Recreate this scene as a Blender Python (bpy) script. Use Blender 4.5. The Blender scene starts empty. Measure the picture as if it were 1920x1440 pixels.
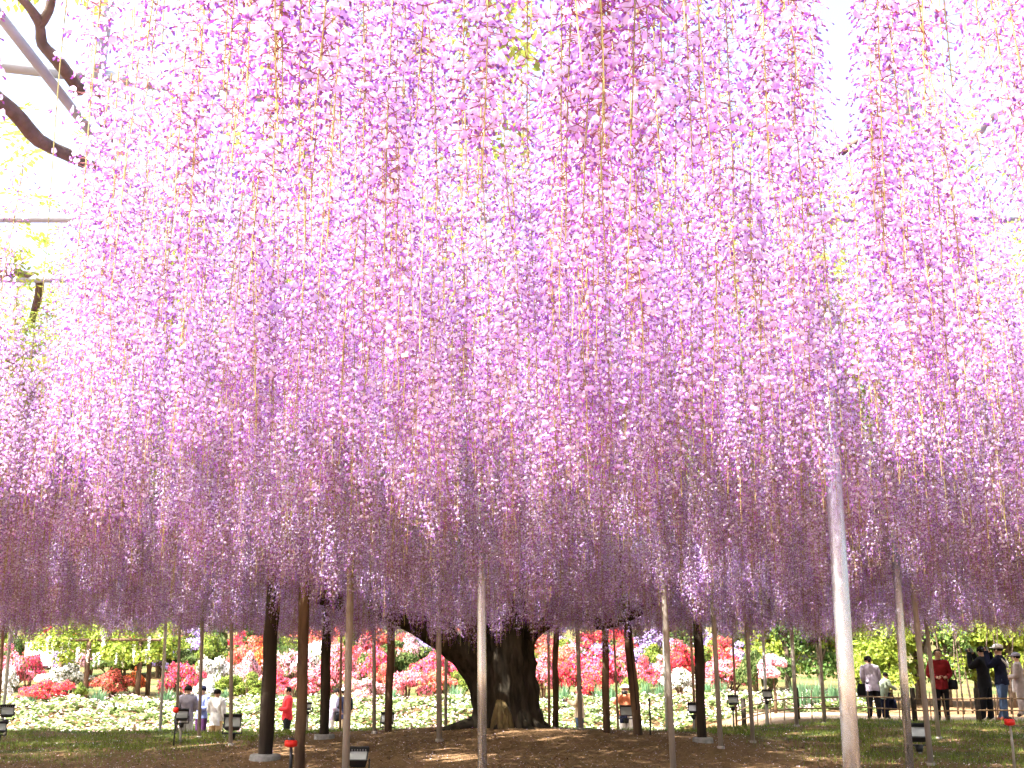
import bpy, bmesh, math, random
import numpy as np
from mathutils import Vector, Matrix

# ------------------------------------------------------------------ camera, light, exposure
scene = bpy.context.scene
F_PX, W_PX, CAM_Z = 2190.0, 1920.0, 1.30
PITCH = math.atan((1265.0 - 720.0) / F_PX)
cam_data = bpy.data.cameras.new("camera")
cam_data.sensor_width = 36.0
cam_data.lens = 36.0 * F_PX / W_PX
cam_data.clip_start = 0.05
cam_data.clip_end = 2000.0
cam = bpy.data.objects.new("camera", cam_data)
cam.location = (0, 0, CAM_Z)
cam.rotation_euler = (math.radians(90) + PITCH, 0, 0)
scene.collection.objects.link(cam)
scene.camera = cam

SUN_EL, SUN_AZ = math.radians(56), math.radians(232)      # azimuth measured clockwise from +Y (sun behind the camera, to the left)
world = bpy.data.worlds.new("World")
scene.world = world
world.use_nodes = True
wn = world.node_tree
bg = wn.nodes["Background"]
sky = wn.nodes.new("ShaderNodeTexSky")
sky.sky_type = 'NISHITA'
sky.sun_disc = False
sky.sun_elevation = SUN_EL
sky.sun_rotation = SUN_AZ
sky.air_density = 1.0
sky.dust_density = 7.0
sky.ozone_density = 1.0
bg.inputs["Strength"].default_value = 0.15
wn.links.new(sky.outputs[0], bg.inputs["Color"])

sun_data = bpy.data.lights.new("sun", 'SUN')
sun_data.energy = 4.6
sun_data.angle = math.radians(0.6)
sun_data.color = (1.0, 0.96, 0.90)
sun = bpy.data.objects.new("sun", sun_data)
sdir = Vector((math.sin(SUN_AZ) * math.cos(SUN_EL), math.cos(SUN_AZ) * math.cos(SUN_EL), math.sin(SUN_EL)))
sun.rotation_euler = (-sdir).to_track_quat('-Z', 'Y').to_euler()
sun.location = sdir * 60
scene.collection.objects.link(sun)

scene.view_settings.view_transform = 'Standard'
scene.view_settings.look = 'None'
scene.view_settings.exposure = 2.52
scene.view_settings.gamma = 1.0
scene.view_settings.use_curve_mapping = False
scene.cycles.max_bounces = 8
scene.cycles.diffuse_bounces = 4
scene.cycles.glossy_bounces = 3
scene.cycles.transmission_bounces = 6
scene.cycles.transparent_max_bounces = 8
scene.cycles.use_denoising = True
scene.cycles.denoising_prefilter = 'NONE'
scene.cycles.use_adaptive_sampling = True
scene.cycles.adaptive_threshold = 0.03
scene.cycles.caustics_reflective = False
scene.cycles.caustics_refractive = False

rng = random.Random(11)
nrg = np.random.default_rng(11)
COL = scene.collection
CT, ST = math.cos(PITCH), math.sin(PITCH)

def at(px, py, Y):
    """world point seen at photograph pixel (px, py) at distance Y in front of the camera"""
    a, b = (px - 960.0) / F_PX, (720.0 - py) / F_PX
    dy, dz = CT - b * ST, ST + b * CT
    t = Y / dy
    return Vector((a * t, Y, CAM_Z + dz * t))

def project(p):
    zc = p[1] * CT + (p[2] - CAM_Z) * ST
    yc = -p[1] * ST + (p[2] - CAM_Z) * CT
    if zc < 0.05:
        return None
    return 960 + F_PX * p[0] / zc, 720 - F_PX * yc / zc, zc

def sstep(a, b, x):
    t = min(1.0, max(0.0, (x - a) / (b - a)))
    return t * t * (3 - 2 * t)

def lerp(a, b, t):
    return a + (b - a) * t

# ------------------------------------------------------------------ terrain height
TREE = (-0.05, 21.0)
def ground_z(x, y):
    z = 0.0
    d = math.hypot((x - TREE[0]) / 1.5, y - TREE[1])
    z += 0.40 * math.exp(-(d / 3.2) ** 2)
    right = sstep(3.0, 7.0, x)
    z += 0.10 * sstep(19, 26, y) + 0.17 * right * sstep(18, 27, y)
    # sunken path behind the bank on the left, flower bed rising behind it
    drop = (1 - sstep(4.0, 7.0, x)) * sstep(26.6, 28.6, y)
    z -= 0.62 * drop * (1 - sstep(31.5, 38.5, y))
    z += 0.30 * sstep(31.5, 39.5, y)
    z += 1.6 * sstep(39, 56, y) + 2.2 * sstep(54, 80, y)
    z += 0.03 * math.sin(x * 1.3 + y * .7) * math.cos(y * .9 - x * .4)
    return z

# ------------------------------------------------------------------ material helpers
def mat(name, col, rough=0.6, metal=0.0, var=0.0, noise=0.0, nscale=8.0, bump=0.0, bscale=30.0, spec=0.3,
        transl=0.0, obj_var=0.0, col2=None, hue=0.0, stretch=None):
    m = bpy.data.materials.new(name)
    m.use_nodes = True
    nt = m.node_tree
    b = nt.nodes["Principled BSDF"]
    b.inputs["Roughness"].default_value = rough
    b.inputs["Metallic"].default_value = metal
    b.inputs["Specular IOR Level"].default_value = spec
    c4 = (*col, 1)
    b.inputs["Base Color"].default_value = c4
    out = b.inputs["Base Color"]
    src = None
    geo = nt.nodes.new("ShaderNodeNewGeometry") if var or hue else None
    tc = nt.nodes.new("ShaderNodeTexCoord") if noise or bump else None
    co = None
    if tc:
        co = tc.outputs["Object"]
        if stretch:
            mp = nt.nodes.new("ShaderNodeMapping")
            mp.inputs["Scale"].default_value = stretch
            nt.links.new(co, mp.inputs[0]); co = mp.outputs[0]
    if noise or col2:
        mix = nt.nodes.new("ShaderNodeMix"); mix.data_type = 'RGBA'
        c2 = col2 if col2 else tuple(c * (1 - noise) for c in col)
        mix.inputs[6].default_value = c4
        mix.inputs[7].default_value = (*c2, 1)
        if noise:
            nz = nt.nodes.new("ShaderNodeTexNoise")
            nz.inputs["Scale"].default_value = nscale
            nz.inputs["Detail"].default_value = 6
            if co: nt.links.new(co, nz.inputs["Vector"])
            rp = nt.nodes.new("ShaderNodeMapRange")
            rp.inputs[1].default_value = 0.35; rp.inputs[2].default_value = 0.65
            nt.links.new(nz.outputs[0], rp.inputs[0])
            nt.links.new(rp.outputs[0], mix.inputs[0])
        else:
            nt.links.new(geo.outputs["Random Per Island"], mix.inputs[0])
        src = mix.outputs[2]
    if var or obj_var or hue:
        hs = nt.nodes.new("ShaderNodeHueSaturation")
        if src: nt.links.new(src, hs.inputs["Color"])
        else: hs.inputs["Color"].default_value = c4
        if var:
            mr = nt.nodes.new("ShaderNodeMapRange")
            mr.inputs[3].default_value = 1 - var; mr.inputs[4].default_value = 1 + var
            nt.links.new(geo.outputs["Random Per Island"], mr.inputs[0])
            val = mr.outputs[0]
            if obj_var:
                oi = nt.nodes.new("ShaderNodeObjectInfo")
                m2 = nt.nodes.new("ShaderNodeMapRange")
                m2.inputs[3].default_value = 1 - obj_var; m2.inputs[4].default_value = 1 + obj_var
                nt.links.new(oi.outputs["Random"], m2.inputs[0])
                mm = nt.nodes.new("ShaderNodeMath"); mm.operation = 'MULTIPLY'
                nt.links.new(val, mm.inputs[0]); nt.links.new(m2.outputs[0], mm.inputs[1])
                val = mm.outputs[0]
            nt.links.new(val, hs.inputs["Value"])
        if hue:
            wv = nt.nodes.new("ShaderNodeTexWhiteNoise"); wv.noise_dimensions = '1D'
            nt.links.new(geo.outputs["Random Per Island"], wv.inputs["W"])
            mh = nt.nodes.new("ShaderNodeMapRange")
            mh.inputs[3].default_value = 0.5 - hue; mh.inputs[4].default_value = 0.5 + hue
            nt.links.new(wv.outputs[0], mh.inputs[0])
            nt.links.new(mh.outputs[0], hs.inputs["Hue"])
        src = hs.outputs[0]
    if src:
        nt.links.new(src, out)
    if bump:
        nb = nt.nodes.new("ShaderNodeTexNoise")
        nb.inputs["Scale"].default_value = bscale; nb.inputs["Detail"].default_value = 8
        nt.links.new(co, nb.inputs["Vector"])
        bp = nt.nodes.new("ShaderNodeBump")
        bp.inputs["Strength"].default_value = bump; bp.inputs["Distance"].default_value = 0.02
        nt.links.new(nb.outputs[0], bp.inputs["Height"])
        nt.links.new(bp.outputs[0], b.inputs["Normal"])
    if transl:
        tr = nt.nodes.new("ShaderNodeBsdfTranslucent")
        if src: nt.links.new(src, tr.inputs["Color"])
        else: tr.inputs["Color"].default_value = c4
        ms = nt.nodes.new("ShaderNodeMixShader")
        ms.inputs[0].default_value = transl
        nt.links.new(b.outputs[0], ms.inputs[1]); nt.links.new(tr.outputs[0], ms.inputs[2])
        nt.links.new(ms.outputs[0], nt.nodes["Material Output"].inputs["Surface"])
    return m

# ------------------------------------------------------------------ mesh helpers
class MB:
    """collects geometry for ONE mesh object"""
    def __init__(s):
        s.v, s.f, s.m, s.smooth = [], [], [], False
    def face(s, pts, mi=0):
        n = len(s.v); s.v.extend(tuple(p) for p in pts); s.f.append(tuple(range(n, n + len(pts)))); s.m.append(mi)
    def add(s, verts, faces, mi=0):
        n = len(s.v); s.v.extend(tuple(p) for p in verts)
        for f in faces: s.f.append(tuple(i + n for i in f)); s.m.append(mi)
    def box(s, c, d, mi=0, rz=0.0, M=None):
        hx, hy, hz = d[0] / 2, d[1] / 2, d[2] / 2
        vs = [Vector((x * hx, y * hy, z * hz)) for z in (-1, 1) for x, y in ((-1, -1), (1, -1), (1, 1), (-1, 1))]
        R = M if M is not None else Matrix.Rotation(rz, 3, 'Z')
        vs = [R @ v + Vector(c) for v in vs]
        s.add(vs, [(3, 2, 1, 0), (4, 5, 6, 7), (0, 1, 5, 4), (1, 2, 6, 5), (2, 3, 7, 6), (3, 0, 4, 7)], mi)
    def tube(s, pts, radii, seg=8, mi=0, cap=True, jit=0.0, rnd=None, ell=1.0):
        pts = [Vector(p) for p in pts]
        n = len(pts)
        if not hasattr(radii, '__len__'): radii = [radii] * n
        base = len(s.v)
        ref = Vector((0, 0, 1)) if abs((pts[-1] - pts[0]).normalized().z) < 0.9 else Vector((0, 1, 0))
        for i, p in enumerate(pts):
            t = (pts[min(i + 1, n - 1)] - pts[max(i - 1, 0)]).normalized()
            a = t.cross(ref).normalized(); b = a.cross(t).normalized()
            for k in range(seg):
                w = 2 * math.pi * k / seg
                r = radii[i] * (1 + (rnd.uniform(-jit, jit) if jit else 0))
                s.v.append(tuple(p + a * math.cos(w) * r * ell + b * math.sin(w) * r))
        for i in range(n - 1):
            for k in range(seg):
                k2 = (k + 1) % seg
                s.f.append((base + i * seg + k, base + i * seg + k2, base + (i + 1) * seg + k2, base + (i + 1) * seg + k)); s.m.append(mi)
        if cap:
            s.f.append(tuple(base + k for k in reversed(range(seg)))); s.m.append(mi)
            s.f.append(tuple(base + (n - 1) * seg + k for k in range(seg))); s.m.append(mi)
    def ball(s, c, r, seg=10, rings=7, mi=0, M=None):
        c = Vector(c); r = Vector(r) if hasattr(r, '__len__') else Vector((r, r, r))
        base = len(s.v)
        for i in range(rings + 1):
            ph = math.pi * i / rings
            for k in range(seg):
                w = 2 * math.pi * k / seg
                p = Vector((math.sin(ph) * math.cos(w) * r.x, math.sin(ph) * math.sin(w) * r.y, math.cos(ph) * r.z))
                if M is not None: p = M @ p
                s.v.append(tuple(p + c))
        for i in range(rings):
            for k in range(seg):
                k2 = (k + 1) % seg
                s.f.append((base + i * seg + k, base + (i + 1) * seg + k, base + (i + 1) * seg + k2, base + i * seg + k2)); s.m.append(mi)
    def mesh(s, name, mats):
        me = bpy.data.meshes.new(name)
        me.from_pydata([tuple(v) for v in s.v], [], s.f)
        for m in (mats if isinstance(mats, (list, tuple)) else [mats]): me.materials.append(m)
        if any(s.m): me.polygons.foreach_set("material_index", s.m)
        if s.smooth: me.polygons.foreach_set("use_smooth", [True] * len(s.f))
        me.update()
        return me
    def build(s, name, mats, parent=None, loc=None, rz=0.0):
        return link(name, s.mesh(name, mats), parent, loc, rz)

def link(name, me, parent=None, loc=None, rz=0.0):
    o = bpy.data.objects.new(name, me)
    COL.objects.link(o)
    if parent is not None: o.parent = parent
    if loc is not None: o.location = loc
    if rz: o.rotation_euler = (0, 0, rz)
    return o

def tag(o, label=None, cat=None, group=None, kind=None):
    if label: o["label"] = label
    if cat: o["category"] = cat
    if group: o["group"] = group
    if kind: o["kind"] = kind
    return o

def thing(name, label, cat, loc=(0, 0, 0), rz=0.0, group=None):
    o = bpy.data.objects.new(name, None)
    o.empty_display_size = 0.2
    COL.objects.link(o)
    o.location = loc; o.rotation_euler = (0, 0, rz)
    return tag(o, label, cat, group)

def kids(o, table={}):
    return [c for c in COL.objects if c.parent == o]

def copy_tree(root, childs, loc, rz, label=None, scale=None):
    """copy of a thing with copies of its parts; childs = list of (part, [sub-parts])"""
    r = root.copy(); COL.objects.link(r); r.location = loc; r.rotation_euler = (0, 0, rz)
    if scale: r.scale = scale
    if label: r["label"] = label
    for p, subs in childs:
        c = p.copy(); COL.objects.link(c); c.parent = r
        for q in subs:
            d = q.copy(); COL.objects.link(d); d.parent = c
    return r
# ------------------------------------------------------------------ ground
def grid_axis(lo, hi, step, far):
    a = list(np.arange(lo, hi + 1e-6, step))
    g, s = [], step
    x = hi
    while x < far:
        s *= 1.5; x += s; g.append(x)
    h, s, x = [], step, lo
    while x > -far:
        s *= 1.5; x -= s; h.append(x)
    return h[::-1] + a + g

xs = grid_axis(-26, 26, 0.4, 600)
ys = grid_axis(8, 60, 0.4, 600)
gv = [(x, y, ground_z(x, y)) for y in ys for x in xs]
nx = len(xs)
gf = [(j * nx + i, j * nx + i + 1, (j + 1) * nx + i + 1, (j + 1) * nx + i) for j in range(len(ys) - 1) for i in range(nx - 1)]
gme = bpy.data.meshes.new("ground"); gme.from_pydata(gv, [], gf)
gme.polygons.foreach_set("use_smooth", [True] * len(gf))

def ground_material():
    m = bpy.data.materials.new("soil")
    m.use_nodes = True
    nt = m.node_tree; N = nt.nodes; L = nt.links
    b = N["Principled BSDF"]; b.inputs["Roughness"].default_value = 0.95; b.inputs["Specular IOR Level"].default_value = 0.1
    tc = N.new("ShaderNodeTexCoord")
    n1 = N.new("ShaderNodeTexNoise"); n1.inputs["Scale"].default_value = 1.1; n1.inputs["Detail"].default_value = 8
    n2 = N.new("ShaderNodeTexNoise"); n2.inputs["Scale"].default_value = 22; n2.inputs["Detail"].default_value = 8
    for n in (n1, n2): L.new(tc.outputs["Object"], n.inputs["Vector"])
    r1 = N.new("ShaderNodeValToRGB")
    r1.color_ramp.elements[0].position = 0.32; r1.color_ramp.elements[0].color = (0.115, 0.066, 0.034, 1)
    r1.color_ramp.elements[1].position = 0.72; r1.color_ramp.elements[1].color = (0.27, 0.165, 0.083, 1)
    L.new(n2.outputs[0], r1.inputs[0])
    # mossy, grassy soil in patches
    r2 = N.new("ShaderNodeValToRGB")
    r2.color_ramp.elements[0].position = 0.46; r2.color_ramp.elements[0].color = (0, 0, 0, 1)
    r2.color_ramp.elements[1].position = 0.60; r2.color_ramp.elements[1].color = (1, 1, 1, 1)
    L.new(n1.outputs[0], r2.inputs[0])
    at_ = N.new("ShaderNodeAttribute"); at_.attribute_name = "grass"
    mul = N.new("ShaderNodeMath"); mul.operation = 'MULTIPLY'
    L.new(r2.outputs[0], mul.inputs[0]); L.new(at_.outputs["Fac"], mul.inputs[1])
    mx = N.new("ShaderNodeMix"); mx.data_type = 'RGBA'
    mx.inputs[7].default_value = (0.085, 0.105, 0.028, 1)
    L.new(r1.outputs[0], mx.inputs[6]); L.new(mul.outputs[0], mx.inputs[0])
    # bare sandy path beyond the fence
    at2 = N.new("ShaderNodeAttribute"); at2.attribute_name = "sand"
    mx2 = N.new("ShaderNodeMix"); mx2.data_type = 'RGBA'
    mx2.inputs[7].default_value = (0.33, 0.24, 0.16, 1)
    L.new(mx.outputs[2], mx2.inputs[6]); L.new(at2.outputs["Fac"], mx2.inputs[0])
    at3 = N.new("ShaderNodeAttribute"); at3.attribute_name = "verdure"
    rv = N.new("ShaderNodeValToRGB")
    rv.color_ramp.elements[0].position = 0.38; rv.color_ramp.elements[0].color = (0.05, 0.07, 0.022, 1)
    rv.color_ramp.elements[1].position = 0.66; rv.color_ramp.elements[1].color = (0.17, 0.11, 0.05, 1)
    L.new(n1.outputs[0], rv.inputs[0])
    mx3 = N.new("ShaderNodeMix"); mx3.data_type = 'RGBA'
    L.new(mx2.outputs[2], mx3.inputs[6]); L.new(rv.outputs[0], mx3.inputs[7]); L.new(at3.outputs["Fac"], mx3.inputs[0])
    L.new(mx3.outputs[2], b.inputs["Base Color"])
    bp = N.new("ShaderNodeBump"); bp.inputs["Strength"].default_value = 0.9; bp.inputs["Distance"].default_value = 0.04
    L.new(n2.outputs[0], bp.inputs["Height"]); L.new(bp.outputs[0], b.inputs["Normal"])
    return m

def grass_amount(x, y):
    """how grassy the soil is (the thing's own cover, not light)"""
    d = math.hypot((x - TREE[0]) / 1.25, y - (TREE[1] - 1.5))
    g = sstep(3.0, 5.0, d) * sstep(17.0, 22.0, y) * (1 - sstep(27.4, 28.4, y))
    if x > 2: g = max(g, sstep(3.5, 6.0, x) * sstep(16.0, 18.5, y) * (1 - sstep(26.5, 28, y)) * 0.85)
    return g
def sand_amount(x, y):
    left = (1 - sstep(5, 7, x)) * sstep(28.2, 28.8, y) * (1 - sstep(31.4, 32.2, y))
    fy = fence_y(x)
    rightp = sstep(5.5, 7.0, x) * sstep(fy - 0.2, fy + 0.4, y) * (1 - sstep(fy + 4.0, fy + 6, y))
    return max(left, rightp)
def fence_y(x):
    return 30.2 - (x - 5.6) * 0.72
def far_green(x, y):
    return sstep(38.5, 41, y)
def grass_all(x, y):
    return max(grass_amount(x, y), 0.0)
for nm, fn in (("verdure", far_green), ("grass", grass_amount), ("sand", sand_amount)):
    a = gme.attributes.new(nm, 'FLOAT', 'POINT')
    a.data.foreach_set("value", [fn(v[0], v[1]) for v in gv])
gme.materials.append(ground_material())
ground = link("ground", gme)
tag(ground, "brown petal-strewn soil with thin grass under the wisteria and garden beds beyond", "ground", kind="structure")
# ------------------------------------------------------------------ the great wisteria: trunk, limbs, racemes
M_BANNER = mat("petal_banner", (0.88, 0.83, 0.98), 0.55, var=0.12, obj_var=0.14, transl=0.52, hue=0.02, spec=0.2, col2=(0.59, 0.37, 0.83))
M_KEEL = mat("petal_keel", (0.44, 0.17, 0.66), 0.5, var=0.3, obj_var=0.15, transl=0.45, hue=0.03, spec=0.2)
M_PEDICEL = mat("pedicel", (0.30, 0.11, 0.11), 0.6, var=0.35, transl=0.15)
M_RACHIS = mat("rachis", (0.40, 0.37, 0.13), 0.6, var=0.1, obj_var=0.35, transl=0.2)
M_LEAF_YOUNG = mat("young_leaf", (0.25, 0.31, 0.05), 0.5, var=0.3, transl=0.5, hue=0.02)
M_BARK = mat("wisteria_bark", (0.060, 0.050, 0.036), 0.95, noise=0.55, nscale=11, bump=1.0, bscale=20, stretch=(1, 1, 0.18), col2=(0.018, 0.015, 0.011), spec=.1)
M_BARK_PALE = mat("pale_trunk_ridges", (0.17, 0.12, 0.05), 0.9, noise=0.5, nscale=14, bump=0.8, bscale=25, stretch=(1, 1, 0.2))

tree = thing("wisteria_tree", "huge old wisteria with twisted trunk and a ceiling of hanging lilac blossom", "tree",
             (TREE[0], TREE[1], ground_z(*TREE)))

def flower(mb, pos, out, size, r):
    """banner + two wings + keel; 'out' is the direction the flower faces"""
    up = Vector((r.uniform(-.4, .4), r.uniform(-.4, .4), 1)).normalized()
    n = (out + up * r.uniform(-0.6, 0.25) + Vector((r.uniform(-.6, .6), r.uniform(-.6, .6), 0))).normalized()
    s = up.cross(n).normalized(); u = n.cross(s).normalized()
    def P(a, b, c): return pos + (s * a + u * b + n * c) * size
    w = r.uniform(0.85, 1.15)
    b0, bl, br = P(0, -.05, 0), P(-.52 * w, .28, -.08), P(.52 * w, .28, -.08)
    tl, tr, mid, top = P(-.36 * w, .78, -.30), P(.36 * w, .78, -.30), P(0, .42, .10), P(0, .92, -.26)
    mb.add([b0, bl, tl, top, tr, br, mid], [(0, 6, 1), (1, 6, 2), (2, 6, 3), (3, 6, 4), (4, 6, 5), (5, 6, 0)], 0)
    k0, kt = P(0, .0, .02), P(0, -.26, .66)
    kl, kr = P(-.20, -.04, .42), P(.20, -.04, .42)
    kb = P(0, -.30, .36)
    mb.add([k0, kl, kt, kr, kb], [(0, 1, 2), (0, 2, 3), (0, 4, 1), (1, 4, 2), (0, 3, 4), (3, 2, 4)], 1)

def raceme_meshes(L, seed, nfl, fs, tipfrac, keep=.95):
    """blossoms and stem of a raceme that hangs from the origin down to -L"""
    r = random.Random(seed)
    bl, st = MB(), MB()
    bx, by = r.uniform(-.03, .03), r.uniform(-.03, .03)
    ph = r.uniform(0, 6)
    def axis(t):
        return Vector((bx * t * t + .012 * math.sin(ph + 5 * t), by * t * t + .012 * math.cos(ph * 2 + 4 * t), -L * t))
    st.tube([axis(i / 9) for i in range(10)], [0.0034 - 0.0018 * i / 9 for i in range(10)], seg=5, mi=0)
    for i in range(nfl):
        t = 0.05 + 0.95 * (i + r.uniform(-2.2, 2.2)) / nfl
        if math.sin(7.3 * t * L + ph) > 0.93 and r.random() < .8: continue
        if r.random() > keep * (1.25 - t if keep < .6 else 1): continue
        p = axis(min(t, 1.0))
        a = i * 2.39996 + r.uniform(-.5, .5)
        tip = max(0.0, (t - (1 - tipfrac)) / tipfrac)           # 0 in the open part, 1 at the budded tip
        pl = lerp(r.uniform(.030, .085), .008, tip)
        o = Vector((math.cos(a), math.sin(a), r.uniform(-.75, .35))).normalized()
        q = p + o * pl
        o2 = Vector((o.x, o.y, -0.1)).normalized()
        side = o.cross(Vector((0, 0, 1))).normalized() * 0.0014
        st.add([p - side, p + side, q + Vector((0, 0, -.003)), p + Vector((0, 0, .0022)), q], [(0, 1, 2), (1, 3, 4), (3, 0, 4)], 1)
        if tip > 0.75:
            sz = fs * lerp(.45, .2, tip)
            st.ball(q, (sz * .22, sz * .22, sz * .4), 4, 3, mi=1)
        elif tip > 0.25:
            sz = fs * lerp(.8, .35, tip)
            bl.ball(q, (sz * .26, sz * .26, sz * .48), 5, 3, mi=1)
        else:
            flower(bl, q, o2, fs * r.uniform(.82, 1.15), r)
            cs = fs * .15
            sd = Vector((-o.y, o.x, 0)).normalized() * cs
            st.add([q - o * cs * 1.2, q + sd + o * cs, q - sd + o * cs, q + Vector((0, 0, cs)) + o * cs, q - Vector((0, 0, cs)) + o * cs], [(0, 1, 3), (0, 3, 2), (0, 2, 4), (0, 4, 1)], 1)
    bl.smooth = False
    return bl.mesh("blossoms", [M_BANNER, M_KEEL]), st.mesh("stem", [M_RACHIS, M_PEDICEL])

VARS = []
for k, (L, n, tf) in enumerate([(1.15, 140, .16), (1.35, 160, .18), (1.5, 176, .14), (1.25, 148, .2), (1.6, 188, .17), (1.4, 164, .13), (1.05, 128, .18)]):
    VARS.append((L,) + raceme_meshes(L, 100 + k, n, 0.0248, tf))
NFULL = len(VARS)
for k, L in enumerate((1.75, 1.55)):                      # nearly spent racemes: bare yellow-green stems with a few blossoms
    VARS.append((L,) + raceme_meshes(L, 180 + k, 110, 0.026, .1, keep=.28))

def bottom_z(x, y):
    """height of the lower edge of the curtain"""
    z = 2.56 - 0.38 * sstep(9, 17, y) - 0.16 * sstep(17, 21, y) + 0.30 * sstep(22, 28, y)
    z -= 0.34 * math.exp(-((y - 19.0) / 2.0) ** 2 - ((x + .3) / 4.5) ** 2)
    z += 0.10 * math.sin(x * .9 + 1.3) * math.cos(y * .6) + 0.10 * math.sin(x * 2.3 - y * 1.7) * math.sin(x * 1.1 + .8 * y)
    return z

def density(x, y):
    """share of racemes kept: thin at the open edge on the left and in one gap on the right"""
    d = 1.0
    if y < 10:
        e = -0.365 * y + 0.12 + .10 * math.sin(y * 2.3)
        if x < e: d *= lerp(1.0, 0.07, sstep(0, 0.4, e - x)) if y < 6.8 else lerp(1, .45, sstep(0, .5, e - x))
    if 2.6 < y < 7.2:
        gx = 0.292 * y + .02
        d *= 1 - 0.6 * math.exp(-((x - gx) / (0.055 * y)) ** 2)
    return d

Y0, Y1 = 1.7, 28.5
prng = random.Random(5)
racemes = []
y = 0.7
cell = 0.46
while y < Y1:                                           # racemes hang in loose clusters from the twigs
    half = max(3.2, 0.50 * y + 2.2)
    x = -half
    while x < half:
        cx, cy = x + prng.uniform(-.42, .42) * cell, y + prng.uniform(-.42, .42) * cell
        x += cell
        cz = prng.triangular(-.24, .42, 0.0)
        spent = prng.random() < .05
        sg = .16 if cy < 6.5 else .12
        for _ in range(prng.choice((4, 5, 6, 7, 8))):
            px, py = cx + prng.gauss(0, sg), cy + prng.gauss(0, sg)
            if py < Y0 and (abs(px) < 1.0 + .2 * abs(py) or prng.random() < .35): continue
            if prng.random() > density(px, py): continue
            if math.hypot(px - TREE[0], py - TREE[1]) < 0.75: continue
            vi = prng.randrange(NFULL) if prng.random() > (.5 if spent else .045) else NFULL + prng.randrange(2)
            L = VARS[vi][0]
            zb = bottom_z(px, py) + cz + prng.triangular(-.22, .36, 0.0)
            sc = prng.uniform(.9, 1.12)
            racemes.append((px, py, zb + L * sc, vi, prng.uniform(0, 6.283), sc, prng.uniform(-.035, .035), prng.uniform(-.035, .035)))
    y += cell
    cell = lerp(0.46, 0.52, sstep(6, 12, y))

def show_size(R):
    x, y, zt, vi, *_ = R
    L = VARS[vi][0] * R[5]
    best = 0
    for t in (0.15, .5, .85):
        q = project((x, y, zt - L * t))
        if q and -20 < q[0] < 1940 and -20 < q[1] < 1460: best += 1 / q[2]
    return best
order = sorted(range(len(racemes)), key=lambda i: -show_size(racemes[i]))
near_ids = set(order[:300])
T0 = Vector(tree.location)
protos = {}
for i in order[:300]:
    x, y, zt, vi, rz, sc, tx, ty = racemes[i]
    o = link("flower_raceme", VARS[vi][2], tree)
    o.location = Vector((x, y, zt)) - T0
    o.rotation_euler = (tx, ty, rz); o.scale = (sc, sc, sc)
    s_ = tag(link("blossoms", VARS[vi][1], o), kind="stuff")
    if vi not in protos: protos[vi] = (o, s_)

def scatter(name, parent, positions, euler, scales, idx, protos_lists, origin):
    """one object whose geometry nodes set copies of the given objects on its points"""
    me = bpy.data.meshes.new(name)
    me.from_pydata([tuple(Vector(p) - origin) for p in positions], [], [])
    a = me.attributes.new("rot", 'FLOAT_VECTOR', 'POINT'); a.data.foreach_set("vector", np.array(euler, dtype=np.float32).ravel())
    a = me.attributes.new("scl", 'FLOAT', 'POINT'); a.data.foreach_set("value", np.array(scales, dtype=np.float32))
    a = me.attributes.new("idx", 'INT', 'POINT'); a.data.foreach_set("value", np.array(idx, dtype=np.int32))
    o = link(name, me, parent)
    ng = bpy.data.node_groups.new(name + "_nodes", 'GeometryNodeTree')
    ng.interface.new_socket("Geometry", in_out='INPUT', socket_type='NodeSocketGeometry')
    ng.interface.new_socket("Geometry", in_out='OUTPUT', socket_type='NodeSocketGeometry')
    N, Lk = ng.nodes, ng.links
    gi, go = N.new("NodeGroupInput"), N.new("NodeGroupOutput")
    jo = N.new("GeometryNodeJoinGeometry")
    def attr(nm, ty):
        n = N.new("GeometryNodeInputNamedAttribute"); n.data_type = ty; n.inputs[0].default_value = nm; return n
    ra, sa, ia = attr("rot", 'FLOAT_VECTOR'), attr("scl", 'FLOAT'), attr("idx", 'INT')
    e2r = N.new("FunctionNodeEulerToRotation"); Lk.new(ra.outputs[0], e2r.inputs[0])
    for plist in protos_lists:
        for j, po in enumerate(plist):
            cmp_ = N.new("FunctionNodeCompare"); cmp_.data_type = 'INT'; cmp_.operation = 'EQUAL'
            Lk.new(ia.outputs[0], cmp_.inputs[2]); cmp_.inputs[3].default_value = j
            oi = N.new("GeometryNodeObjectInfo"); oi.transform_space = 'ORIGINAL'; oi.inputs[0].default_value = po
            oi.inputs["As Instance"].default_value = True
            ip = N.new("GeometryNodeInstanceOnPoints")
            Lk.new(gi.outputs[0], ip.inputs["Points"]); Lk.new(cmp_.outputs[0], ip.inputs["Selection"])
            Lk.new(oi.outputs["Geometry"], ip.inputs["Instance"])
            Lk.new(e2r.outputs[0], ip.inputs["Rotation"]); Lk.new(sa.outputs[0], ip.inputs["Scale"])
            Lk.new(ip.outputs[0], jo.inputs[0])
    Lk.new(jo.outputs[0], go.inputs[0])
    md = o.modifiers.new("scatter", 'NODES'); md.node_group = ng
    return o

rest = [racemes[i] for i in range(len(racemes)) if i not in near_ids]
curtain = scatter("raceme_curtain", tree, [(r[0], r[1], r[2]) for r in rest], [(r[6], r[7], r[4]) for r in rest], [r[5] for r in rest],
                  [r[3] for r in rest], [[protos[k][0] for k in range(len(VARS))], [protos[k][1] for k in range(len(VARS))]], T0)
tag(curtain, "endless curtain of lilac racemes receding under the trellis", kind="stuff")

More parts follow.
